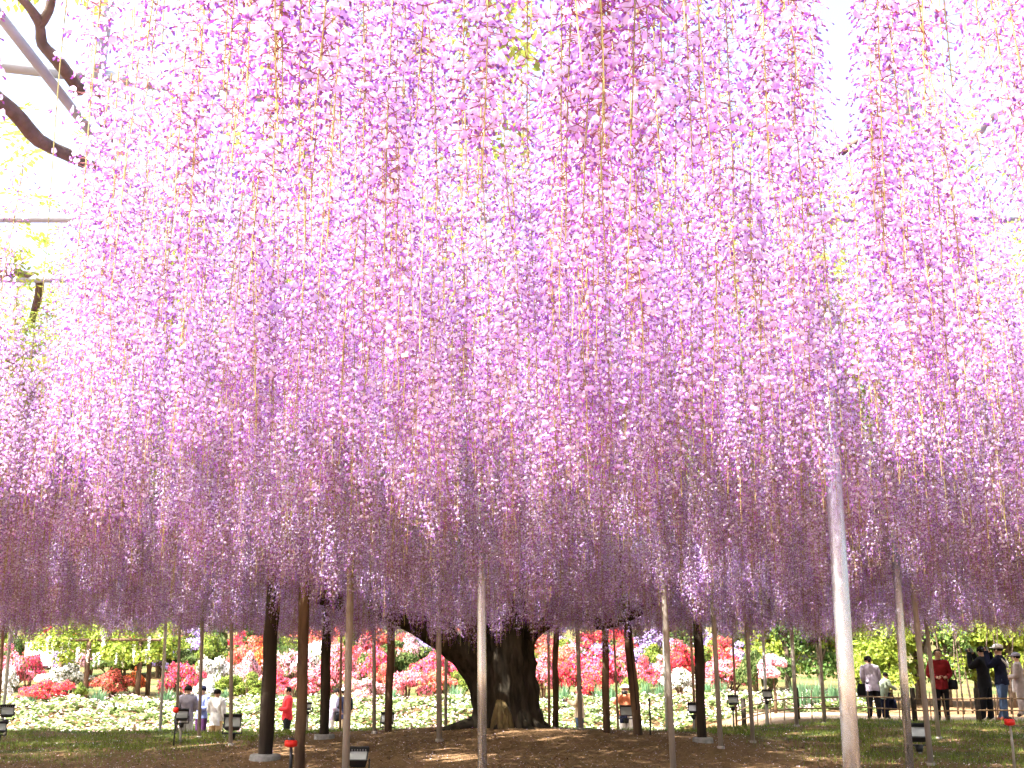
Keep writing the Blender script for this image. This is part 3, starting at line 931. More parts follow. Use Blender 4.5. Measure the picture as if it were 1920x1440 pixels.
for (px, ptop, pbase, w, Y, c, where) in [(60, 1176, 1230, 60, 52, "dark", "beside the white panel"), (310, 1192, 1250, 90, 48, "dark", "at the pergola's right end"), (735, 1195, 1268, 90, 45.5, "dark", "behind the slim timber prop with a floodlight"), (800, 1192, 1250, 90, 46.5, "dark", "under the arching limb"),
        (350, 1186, 1240, 80, 52, "green", "above the rounded hot-pink azalea"), (530, 1180, 1250, 80, 50, "green", "behind the big pale-pink azalea"), (1225, 1205, 1270, 60, 47, "green", "behind the beige pole on bare soil"), (1330, 1196, 1262, 60, 47, "green", "between two tall red azaleas"), (1165, 1190, 1250, 60, 50, "dark", "behind the cracked leaning prop"),
        (1060, 1196, 1250, 60, 50, "green", "right of the trunk, above the red azalea"), (430, 1268, 1296, 70, 40, "green", "above the woman in white"), (860, 1262, 1296, 50, 41, "green", "left of the trunk beside the coral azalea"), (1420, 1200, 1290, 60, 40, "dark", "left of the round pink azalea"), (470, 1264, 1300, 50, 40, "green", "left of the blackened timber prop"),
        (150, 1278, 1312, 22, 39, "green", "at the foot of the pergola's left post"), (1190, 1262, 1296, 60, 40.5, "green", "above the person in the white hat"), (955, 1190, 1280, 90, 44, "green", "hidden behind the trunk"), (-40, 1190, 1290, 80, 44, "dark", "left of the tall pink azalea")]:
    azalea(px, ptop, pbase, w, Y, c, ("dark evergreen shrub " if c == "dark" else "yellow-green shrub ") + where,
           group="shrubs among the azaleas", cat="shrub", name="garden_shrub")
# hedge of mixed bushes climbing the slope behind
hr = random.Random(19)
k = 0
for px in range(-60, 1480, 44):
    for row, (pt, Y) in enumerate(((1196, 47.5), (1174, 52))):
        c = hr.choice(["green", "dark", "red", "pink", "coral", "green", "lilac", "pale", "dark"] if row == 0 else ["green", "dark", "dark", "coral", "lilac", "red"])
        azalea(px + hr.uniform(-14, 14) + 22 * row, pt + hr.uniform(-8, 8), 1262, hr.uniform(50, 74), Y + hr.uniform(-1, 1), c,
               {"green": "yellow-green bush in the hedge", "dark": "dark evergreen bush in the hedge", "lilac": "lilac-flowered bush in the hedge"}.get(c, CW.get(c, c) + " azalea in the hedge") + (", lower row on the slope" if row == 0 else ", upper row on the slope"), group="bushes of the hedge on the slope", name="hedge_bush")

# iris and daffodil tufts
M_BLADE = mat("iris_blade", (0.13, 0.24, 0.12), .5, var=.35, transl=.3, hue=.02)
TUFT = []
for k in range(3):
    r = random.Random(820 + k); mb = MB()
    for j in range(95):
        a = r.uniform(0, 6.283); b = Vector((math.cos(a), math.sin(a), 0)); p = b * r.uniform(0, .34)
        h = r.uniform(.5, 1.0); ln = r.uniform(.05, .3)
        s = Vector((-b.y, b.x, 0)) * r.uniform(.012, .02)
        m1 = p + b * ln * .4 + Vector((0, 0, h * .6)); tp = p + b * ln + Vector((0, 0, h))
        mb.face([p - s, p + s, m1 + s, m1 - s]); mb.face([m1 - s, m1 + s, tp])
    TUFT.append(mb.mesh("iris_tuft", M_BLADE))
for px, pt, pb, w, Y, where in [(55, 1292, 1318, 28, 38, "below the small hot-pink azalea"), (182, 1284, 1322, 36, 38, "under the pergola's left post"), (312, 1284, 1318, 34, 38.2, "beside the slender white pole"), (738, 1282, 1320, 26, 38.4, "behind the slim timber prop with a floodlight"),
        (852, 1276, 1318, 36, 38.5, "seen under the arching limb beside the trunk"), (1056, 1276, 1314, 34, 38.5, "right of the slim dark timber prop"), (1132, 1272, 1312, 40, 38.5, "behind the prop carrying the low limb"), (1236, 1274, 1304, 26, 38.6, "left of the white ringed pole"),
        (1150, 1278, 1312, 30, 38.2, "by the person in the white hat"), (1330, 1264, 1300, 30, 38.4, "right of the knotty timber prop"), (1352, 1268, 1300, 24, 38.8, "below the wide low pink azalea"), (1500, 1262, 1302, 40, 34, "behind the fence next to the round pink azalea"), (1530, 1266, 1300, 36, 34.4, "behind the fence by a thin brown pole"),
        (1560, 1268, 1302, 36, 34.2, "behind the fence next to the thickest steel pole"), (528, 1292, 1316, 22, 38, "beside the woman in red"), (420, 1286, 1306, 22, 39, "above the woman in white"), (1210, 1264, 1296, 24, 39.4, "behind the cracked leaning prop")]:
    p = at(px, pb, Y); gz = ground_z(p.x, Y)
    o = link("iris_tuft", TUFT[rng.randrange(3)], None, (p.x, Y, gz - .02), rng.uniform(0, 6))
    h = max(.35, at(px, pt, Y).z - gz); ww = w * Y / F_PX
    o.scale = (ww / .8, ww / .8, h)
    tag(o, "tuft of upright blue-green iris leaves " + where, "plant", "iris tufts behind the flower bed")

# low white and pink flower bed
M_BED_W = mat("bed_flower_white", (.74, .72, .62), .6, var=.2, transl=.25)
M_BED_P = mat("bed_flower_pink", (.78, .50, .55), .6, var=.2, transl=.25, hue=.03)
M_BED_G = mat("bed_leaf", (.16, .22, .07), .6, var=.4, transl=.25)
br = random.Random(61)
mb = MB()
for _ in range(34000):
    x = br.uniform(-19, 10.5); y = br.uniform(31.8, 38.6)
    if x > 4.5 and y < 33.2: continue
    z = ground_z(x, y)
    h = .16 + .10 * math.sin(x * 3.1 + 2 * math.sin(y * 2)) + br.uniform(-.05, .1)
    p = Vector((x, y, z + max(.05, h)))
    white = .5 + .5 * math.sin(x * .7 + 1.4 * math.sin(y * .9)) + br.uniform(-.4, .4) - .5 * (y < 33.4)
    kind_ = br.random()
    mi = 2 if kind_ < .62 else (0 if white > .36 else 1)
    s = br.uniform(.022, .05) if mi != 2 else br.uniform(.05, .10)
    a = br.uniform(0, 6.28); t1 = br.uniform(-.7, .7); t2 = br.uniform(-.7, .2)
    u = Vector((math.cos(a), math.sin(a), t1)) * s; v = Vector((-math.sin(a), math.cos(a), t2)) * s
    if mi == 2: p.z -= .07
    mb.face([p - u, p - v, p + u, p + v], mi)
bed = mb.build("flower_bed", [M_BED_W, M_BED_P, M_BED_G])
tag(bed, "low dense bed of white and pink flowers in front of the azaleas", "flower bed", kind="stuff")

# thin grass, fallen petals
M_GRASS = mat("grass_blade", (.18, .23, .035), .6, var=.4, transl=.35, hue=.02)
mb = MB(); gr_ = random.Random(33); n = 0
while n < 40000:
    x, y = gr_.uniform(-14, 14), gr_.uniform(15.5, 28.6)
    if abs(x) > .48 * y + 1: continue
    if gr_.random() > grass_amount(x, y) * (.30 + .7 * (math.sin(x * 1.9 + y) * math.sin(y * 1.7 - x * .6) > -.1)): continue
    z = ground_z(x, y); a = gr_.uniform(0, 6.28); h = gr_.uniform(.03, .10)
    s = Vector((math.cos(a), math.sin(a), 0)) * .007
    p = Vector((x, y, z - .005)); l = Vector((gr_.uniform(-.04, .04), gr_.uniform(-.04, .04), h))
    mb.face([p - s, p + s, p + l]); n += 1
tag(mb.build("grass", M_GRASS), "thin patchy green grass round the edge of the canopy", "grass", kind="stuff")
M_FALLEN = mat("fallen_petal", (.70, .58, .66), .7, var=.3)
mb = MB()
for _ in range(15000):
    y = 13.0 + 13.5 * gr_.random() ** 1.3; x = gr_.uniform(-.47 * y - .5, .47 * y + .5)
    z = ground_z(x, y) + .012; a = gr_.uniform(0, 6.28); s = gr_.uniform(.006, .014)
    u = Vector((math.cos(a), math.sin(a), gr_.uniform(-.5, .5))) * s; v = Vector((-math.sin(a), math.cos(a), gr_.uniform(-.5, .5))) * s * .7
    p = Vector((x, y, z)); mb.face([p - u, p - v, p + u, p + v])
tag(mb.build("fallen_petals", M_FALLEN), "pale fallen petals sprinkled over the brown soil", "petals", kind="stuff")
M_LITTER = mat("leaf_litter", (.16, .095, .05), .9, var=.5)
mb = MB()
for _ in range(9000):
    y = 13.0 + 13.5 * gr_.random() ** 1.3; x = gr_.uniform(-.47 * y - .5, .47 * y + .5)
    z = ground_z(x, y) + .012; a = gr_.uniform(0, 6.28); s = gr_.uniform(.012, .035)
    u = Vector((math.cos(a), math.sin(a), gr_.uniform(-.3, .5))) * s; v = Vector((-math.sin(a), math.cos(a), gr_.uniform(-.3, .5))) * s * .35
    p = Vector((x, y, z)); mb.face([p - u, p - v, p + u, p + v])
tag(mb.build("leaf_litter", M_LITTER), "brown dry leaf litter and twigs scattered on the soil", "litter", kind="stuff")

# trees that close the view
M_TRUNK2 = mat("garden_tree_bark", (.12, .085, .06), .9, noise=.4, nscale=10, bump=.6)
M_GREEN_Y = mat("yellow_green_leaf", (.26, .33, .045), .5, var=.35, transl=.4, hue=.02)
M_GREEN_M = mat("mid_green_leaf", (.11, .19, .04), .5, var=.4, transl=.35, hue=.02)
M_GREEN_D = mat("dark_green_leaf", (.07, .12, .03), .5, var=.4, transl=.25, hue=.02)
TREES = []
for k in range(4):
    r = random.Random(900 + k)
    lobes = []
    for j in range(16):
        a = r.uniform(0, 6.283); d = r.uniform(0, 1.5)
        lobes.append((math.cos(a) * d, math.sin(a) * d, r.uniform(.9, 4.4) , r.uniform(.5, 1.0) * (1.15 - .12 * d), .8))
    cr = leafy(5200, r, lobes, .20, jit=.9, shell=.55)
    tk = MB(); tk.smooth = True
    tk.tube([Vector((0, 0, -.3)), Vector((.05, 0, 1.2)), Vector((0, .05, 3.8))], [.16, .12, .05], seg=9)
    for (cx, cy, cz, lr, _) in lobes[:9]:
        tk.tube([Vector((0, 0, cz * .45)), Vector((cx * .5, cy * .5, cz * .7)), Vector((cx, cy, cz))], [.06, .04, .015], seg=5)
    TREES.append((cr, tk))
tree_cache = {}
def garden_tree(x, y, h, w, v, m, label, group):
    key = (v, m.name)
    if key not in tree_cache: tree_cache[key] = (TREES[v][0].mesh("crown", m), TREES[v][1].mesh("trunk", M_TRUNK2))
    t = thing("garden_tree", label, "tree", (x, y, ground_z(x, y)), rng.uniform(0, 6.28), group)
    t.scale = (w / 4.0, w / 4.0, h / 5.2)
    tag(link("crown", tree_cache[key][0], t), kind="stuff"); link("trunk", tree_cache[key][1], t)
for k in range(17):
    x = -32 + 4.0 * k + rng.uniform(-.8, .8); y = 55 + rng.uniform(-2, 8)
    m = [M_GREEN_M, M_GREEN_D, M_GREEN_M, M_GREEN_Y][k % 4]
    garden_tree(x, y, rng.uniform(6.5, 9), rng.uniform(5, 6.5), k % 4, m, {"mid_green_leaf": "leafy green tree standing behind the azalea garden", "dark_green_leaf": "dark evergreen tree standing behind the azalea garden", "yellow_green_leaf": "yellow-green tree standing behind the azalea garden"}[m.name], "trees behind the azalea garden")
for (px, Y, h, w, v, m, lb) in [(1478, 38, 3.8, 2.8, 1, M_GREEN_D, "dark yew-like tree behind the round pink azalea"), (1445, 42, 4.2, 3, 0, M_GREEN_Y, "yellow-flecked tree behind the tall red azalea"), (1540, 37, 3.6, 2.6, 2, M_GREEN_M, "green tree behind the iris tufts by the fence"),
        (1610, 38, 3.6, 3.2, 3, M_GREEN_Y, "yellow-green tree behind the thickest steel pole"), (1665, 35, 3.0, 2.4, 0, M_GREEN_Y, "low bright yellow-green tree behind the woman in grey"), (1720, 36, 3.8, 2.8, 1, M_GREEN_Y, "bright leafy tree between the woman in grey and the man in red"),
        (1775, 35, 3.6, 2.6, 2, M_GREEN_M, "fresh green tree behind the man in red"), (1830, 36, 4.2, 3.2, 3, M_GREEN_Y, "yellow-green tree behind the photographer in black"), (1895, 35, 4.2, 3.0, 0, M_GREEN_Y, "yellow-green tree behind the photographer in navy"), (1950, 37, 4.6, 3.4, 1, M_GREEN_M, "green tree beyond the end of the path")]:
    p = at(px, 1265, Y); garden_tree(p.x, Y, h, w, v, m, lb, "fresh green trees along the path")
# bare-stemmed saplings by the path
sr = random.Random(3)
for k in range(9):
    p = at(1772 + 17 * k + sr.uniform(-6, 6), 1265, 31.5 + sr.uniform(0, 1.5))
    b = Vector((p.x, p.y, ground_z(p.x, p.y)))
    m_ = MB(); m_.smooth = True
    lx, ly = sr.uniform(-.5, .5), sr.uniform(-.3, .3)
    m_.tube([Vector((0, 0, -.1)), Vector((lx * .3, ly * .3, 1.0)), Vector((lx * .8, ly * .8, 2.2)), Vector((lx * 1.3, ly, 3.2))], [.028, .022, .015, .008], seg=6)
    t = thing("sapling", "thin bare-stemmed sapling with sparse fresh leaves beside the path", "sapling", b, 0, "saplings beside the sandy path")
    m_.build("stem", M_TRUNK2, t)
    lf = leafy(170, sr, [(lx * .8, ly * .8, 2.2, .45, 1.1), (lx * 1.2, ly, 2.9, .5, 1.0), (lx * .4, ly * .4, 1.3, .3, 1.2)], .09, jit=1, shell=.2)
    tag(lf.build("crown", M_GREEN_Y, t), kind="stuff")

# leafy pergola on three posts, left
P0 = at(200, 1290, 41); P0.z = ground_z(P0.x, 41)
pg = thing("garden_pergola", "low pergola on brown posts covered by yellow-green wisteria leaves with white racemes", "pergola", P0)
for px, Y in ((160, 40.6), (258, 40.6), (277, 42.5), (110, 42.5)):
    q = at(px, 1290, Y); z = ground_z(q.x, Y)
    m_ = MB(); m_.smooth = True
    m_.tube([Vector((q.x, Y, z - .1)) - P0, Vector((q.x, Y, P0.z + 1.95)) - P0], .085, seg=9)
    m_.build("post", M_TIMBER, pg)
for yy in (-.6, 1.4):
    m_ = MB(); m_.tube([Vector((-2.1, yy, 1.98)), Vector((1.9, yy, 1.98))], .05, seg=8); m_.build("beam", M_TIMBER, pg)
pr = random.Random(5)
lob = [(pr.uniform(-2.0, 2.0), pr.uniform(-.8, 1.6), 1.8 + pr.uniform(-.25, .65), pr.uniform(.4, .7), .62) for _ in range(22)]
lob += [(-1.2, -.7, 1.35, .4, .8), (1.5, -.7, 1.4, .45, .8), (.6, -.6, 1.45, .4, .7)]
tag(leafy(9000, pr, lob, .13, jit=.9, shell=.6).build("crown", M_GREEN_Y, pg), kind="stuff")
m_ = MB()
for k in range(26):
    x, y, z = pr.uniform(-1.9, 1.9), pr.uniform(-1.3, -.5), pr.uniform(1.5, 2.2)
    for j in range(28):
        t = j / 28; p = Vector((x + pr.uniform(-.05, .05) * (1.2 - t), y + pr.uniform(-.05, .05), z - .45 * t)); s = .03
        a = pr.uniform(0, 6.28); u = Vector((math.cos(a), math.sin(a), .3)) * s; v = Vector((-math.sin(a), math.cos(a), .5)) * s
        m_.face([p - u, p - v, p + u, p + v])
tag(m_.build("white_racemes", AZ["white"], pg), kind="stuff")

# white panel beside it
M_WHITE = mat("white_sheet", (.78, .80, .84), .5, noise=.08, nscale=3)
q = at(72, 1240, 46); gz = ground_z(q.x, 46)
wp = thing("panel_screen", "plain white panel screen standing behind the azaleas", "screen", (q.x, 46, gz))
hz = at(72, 1206, 46).z - gz
for k in range(3):
    m_ = MB(); m_.box((-.34 + .34 * k, 0, hz - .42), (.325, .03, .84)); m_.build("panel", M_WHITE, wp)
for k in (-1, 1):
    m_ = MB(); m_.box((k * .54, .02, hz / 2 - .05), (.05, .05, hz + .1)); m_.build("post", M_PIPE, wp)
m_ = MB(); m_.box((0, 0, hz + .02), (1.12, .06, .04)); m_.build("cap_rail", M_WHITE, wp)

# garden hose and marker stakes
m_ = MB(); m_.smooth = True
hp = []
for k in range(30):
    px = 20 + 11 * k; q = at(px, 1312, 38.3 + .25 * math.sin(k * .5)); q.z = ground_z(q.x, q.y) + .03; hp.append(q)
m_.tube(hp, .022, seg=6)
M_HOSE = mat("green_hose", (.03, .14, .09), .4)
tag(m_.build("garden_hose", M_HOSE), "dark green garden hose lying along the soil behind the flower bed", "hose")
M_PALEWOOD = mat("pale_wood", (.58, .42, .24), .8, noise=.2)
for px, pb, Y, lb in ((61, 1366, 29, "near the whitish leaning pole"), (252, 1366, 29, "left of the slender white pole"), (772, 1360, 29, "right of the slim timber prop")):
    q = at(px, pb, Y); gz = ground_z(q.x, Y)
    m_ = MB(); m_.box((0, 0, .3), (.055, .03, .68)); m_.face([(-.0275, -.015, .64), (.0275, -.015, .64), (0, -.012, .70)])
    tag(m_.build("marker_stake", M_PALEWOOD, None, (q.x, Y, gz)), "short pale wooden marker stake at the flower bed edge, " + lb, "stake")

# ------------------------------------------------------------------ bamboo fence
M_BAMBOO = mat("bamboo", (.26, .17, .09), .6, noise=.3, nscale=10)
M_FPOST = mat("burnt_fence_post", (.05, .037, .028), .85, noise=.4, nscale=12)
f0 = Vector((5.75, fence_y(5.75), 0))
fence = thing("bamboo_fence", "low bamboo lattice fence with dark posts along the sandy path", "fence", (f0.x, f0.y, ground_z(f0.x, f0.y)))
FO = fence.location.copy()
def fpt(x, h):
    y = fence_y(x); return Vector((x, y, ground_z(x, y) + h)) - FO
pm = MB(); pm.smooth = True; pm.tube([Vector((0, 0, -.15)), Vector((0, 0, .72)), Vector((0, 0, .735))], [.062, .06, .045], seg=10)
pmesh = pm.mesh("post", M_FPOST)
km = MB(); km.smooth = True; km.tube([Vector((0, 0, -.1)), Vector((0, 0, .3)), Vector((.008, 0, .62))], [.014, .013, .012], seg=6)
kmesh = km.mesh("picket", M_BAMBOO)
x = 5.75; k = 0
fxr = random.Random(9)
while x < 14.2:
    if k % 4 == 0:
        o = link("post", pmesh, fence); o.location = fpt(x, 0); o.rotation_euler = (fxr.uniform(-.03, .03), fxr.uniform(-.03, .03), 0)
    else:
        o = link("picket", kmesh, fence); o.location = fpt(x, 0) + Vector((0, -.03, 0)); o.rotation_euler = (fxr.uniform(-.05, .05), fxr.uniform(-.05, .05), fxr.uniform(0, 6)); o.scale = (1, 1, fxr.uniform(.92, 1.08))
    x += .285; k += 1
for h in (.25, .5):
    m_ = MB(); m_.smooth = True
    m_.tube([fpt(5.6 + .45 * i, h + .012 * math.sin(i * 1.3)) + Vector((0, -.055, 0)) for i in range(20)], .0165, seg=7)
    m_.build("rail", M_BAMBOO, fence)
# ------------------------------------------------------------------ floodlights and stakes
M_BLACK = mat("black_metal", (.022, .022, .026), .45, spec=.5)
M_GLASS = mat("lamp_glass", (.42, .44, .43), .12, spec=.6)
M_RIB = mat("grey_ribbed_metal", (.55, .50, .50), .4, metal=.3)
M_REDP = mat("red_plastic", (.75, .03, .02), .4)
def floodlight(px, py_c, wpx, label, Y, rz=0.0, tilt=.55, stake=True, back=False, ground=False):
    """lamp head centred on the pixel, on a stake set in the soil"""
    C_ = at(px, py_c, Y); gz = ground_z(C_.x, Y)
    h = max(.16, C_.z - gz)
    w = wpx * Y / F_PX
    t = thing("floodlight", label, "floodlight", (C_.x, Y, gz), rz, "floodlights set out round the wisteria")
    R = Matrix.Rotation(-tilt, 3, 'X')
    c = Vector((0, 0, h))
    m_ = MB()
    d, hh = w * .55, w * .74
    # housing: tapered box open to the front (-Y)
    fr = [R @ Vector((x * w / 2, -d / 2, z * hh / 2)) + c for x, z in ((-1, -1), (1, -1), (1, 1), (-1, 1))]
    bk = [R @ Vector((x * w * .36, d / 2, z * hh * .34)) + c for x, z in ((-1, -1), (1, -1), (1, 1), (-1, 1))]
    m_.add(fr + bk, [(4, 5, 6, 7), (0, 1, 5, 4), (1, 2, 6, 5), (2, 3, 7, 6), (3, 0, 4, 7)])
    fi = [R @ Vector((x * w * .42, -d / 2, z * hh * .40)) + c for x, z in ((-1, -1), (1, -1), (1, 1), (-1, 1))]
    m_.add(fr + fi, [(0, 1, 5, 4), (1, 2, 6, 5), (2, 3, 7, 6), (3, 0, 4, 7)])
    m_.build("housing", M_BLACK, t)
    g = MB(); g.add([R @ Vector((x * w * .425, -d / 2 + .006, z * hh * .405)) + c for x, z in ((-1, -1), (1, -1), (1, 1), (-1, 1))], [(0, 1, 2, 3)])
    g.build("glass", M_GLASS, t)
    if back:
        for k in range(6):
            f = MB(); f.box(c + R @ Vector((w * (-.34 + .136 * k), -d * .2, hh * .56)), (w * .045, d * .8, hh * .26), M=R); f.build("cooling_fin", M_RIB, t)
    v = MB(); v.box(c + R @ Vector((0, -d * .62, hh * .52)), (w * 1.04, d * .5, .012), M=R); v.build("visor", M_BLACK, t)
    br_ = MB()
    for s in (-1, 1): br_.box(c + Vector((s * w * .54, d * .1, -hh * .32)), (.018, .04, hh * .75))
    br_.box(c + Vector((0, d * .1, -hh * .70)), (w * 1.12, .04, .02))
    br_.build("bracket", M_BLACK, t)
    bb = MB(); bb.smooth = True
    bb.tube([c + Vector((0, d * .1, -hh * 1.15)), c + Vector((0, d * .1, -hh * .68))], [w * .17, w * .22], seg=10); bb.build("ballast", M_BLACK, t)
    if stake:
        s_ = MB(); s_.smooth = True
        s_.tube([Vector((0, d * .1, -.15)), Vector((0, d * .1, h - hh * .9))], .022, seg=8); s_.build("stake", M_PIPE, t)
    return t
floodlight(341, 1343, 23, "black floodlight on a thin stake in front of the man in grey", 22.5, rz=.25)
floodlight(436, 1358, 31, "larger black floodlight at the foot of the brown pole by the woman in white", 21.8, rz=.2)
floodlight(577, 1326, 15, "small floodlight peeking out from behind the thick brown timber prop", 26)
floodlight(727, 1350, 24, "floodlight half hidden by the slim timber prop", 25)
floodlight(1174, 1334, 24, "square black floodlight left of the cracked leaning prop", 24.5, tilt=.15)
floodlight(1300, 1330, 20, "floodlight immediately left of the knotty timber prop", 24, rz=-.1)
floodlight(1374, 1315, 19, "small ribbed floodlight at the end of the bamboo fence", 26.5, back=True)
floodlight(1438, 1304, 18, "pale-topped floodlight at the foot of the slender white pole", 27.2, back=True)
floodlight(13, 1336, 24, "pinkish ribbed floodlight beside the whitish leaning pole", 24.5, back=True, rz=.5)
floodlight(-1, 1366, 22, "dark floodlight low in the grass below the pinkish ribbed one", 22, rz=.5)
floodlight(672, 1424, 36, "big ribbed floodlight on the soil beside the beige steel pole", 16.4, back=True, stake=False, tilt=.9)
floodlight(1722, 1378, 34, "black floodlight with open visor standing behind two poles by the red jacket", 19.6, tilt=.7, rz=-.2)

def stake(px, ptop, pbase, label, Y=None, red=False, r=.016, m=None):
    B = base_of(px, pbase, Y)
    h = at(px, ptop, B.y).z - B.z
    t = thing("garden_stake", label, "stake", B, group="thin stakes in the soil")
    m_ = MB(); m_.smooth = True
    m_.tube([Vector((0, 0, -.12)), Vector((.01, 0, h * .5)), Vector((0, 0, h))], [r, r * .95, r * .8], seg=8); m_.build("rod", m or M_BLACK, t)
    if red:
        c = MB(); c.smooth = True
        c.tube([Vector((0, 0, h - .06)), Vector((0, 0, h - .045)), Vector((0, 0, h + .015)), Vector((0, 0, h + .03))], [r * 1.6, r * 3.0, r * 3.0, r * 2.2], seg=12, ell=1.2); c.build("red_cap", M_REDP, t)
        k = MB(); k.smooth = True; k.ball(Vector((0, 0, h + .035)), (r * 2.2, r * 2.2, .025), 10, 6); k.build("knob", M_BLACK, t)
    else:
        k = MB(); k.smooth = True; k.ball(Vector((0, 0, h)), (r * 1.4, r * 1.4, r * 1.8), 8, 6); k.build("knob", M_BLACK, t)
    return t
stake(543, 1392, 1452, "short black stake with a bright red cap beside the thick brown timber prop", Y=16.2, red=True, r=.024)
stake(325, 1330, 1400, "dark stake with a small red tip left of the floodlight by the man in grey", red=True, r=.014)
stake(1219, 1312, 1378, "plain thin black stake in the grass right of the cracked leaning prop")
stake(1902, 1352, 1446, "leaning grey stake with a red tip before the photographer's jeans", Y=16.5, red=True, r=.02, m=M_PIPE)

# ------------------------------------------------------------------ people
def cloth(name, c): return mat("cloth_" + name, c, .85, noise=.22, nscale=14, bump=.25, bscale=22, spec=.1)
M_SKIN = mat("skin", (.58, .36, .25), .55, noise=.08)
M_HAIR = mat("dark_hair", (.012, .009, .008), .8, spec=.05)
M_EYE = mat("eye_dark", (.02, .015, .012), .3)
M_LIP = mat("lip", (.42, .16, .13), .5)
M_SHOE = mat("shoe_dark", (.04, .03, .028), .5)
CL = {k: cloth(k, c) for k, c in dict(grey=(.24, .22, .27), lightgrey=(.46, .46, .45), purple=(.06, .02, .07), blue=(.18, .22, .45), white=(.78, .77, .76), beige=(.62, .44, .24), red=(.78, .05, .06), black=(.016, .016, .020),
          lilac=(.55, .50, .68), navy=(.012, .014, .035), cream=(.60, .48, .32), jeans=(.06, .09, .16), orange=(.82, .30, .16), lavender=(.42, .36, .44), darkred=(.26, .02, .025), sage=(.34, .40, .28), taupe=(.36, .29, .27), pink=(.75, .35, .42)).items()}

def seg_dist(p, a, b):
    ab = b - a; t = max(0, min(1, (p - a).dot(ab) / max(1e-9, ab.length_squared)))
    return (p - (a + ab * t)).length

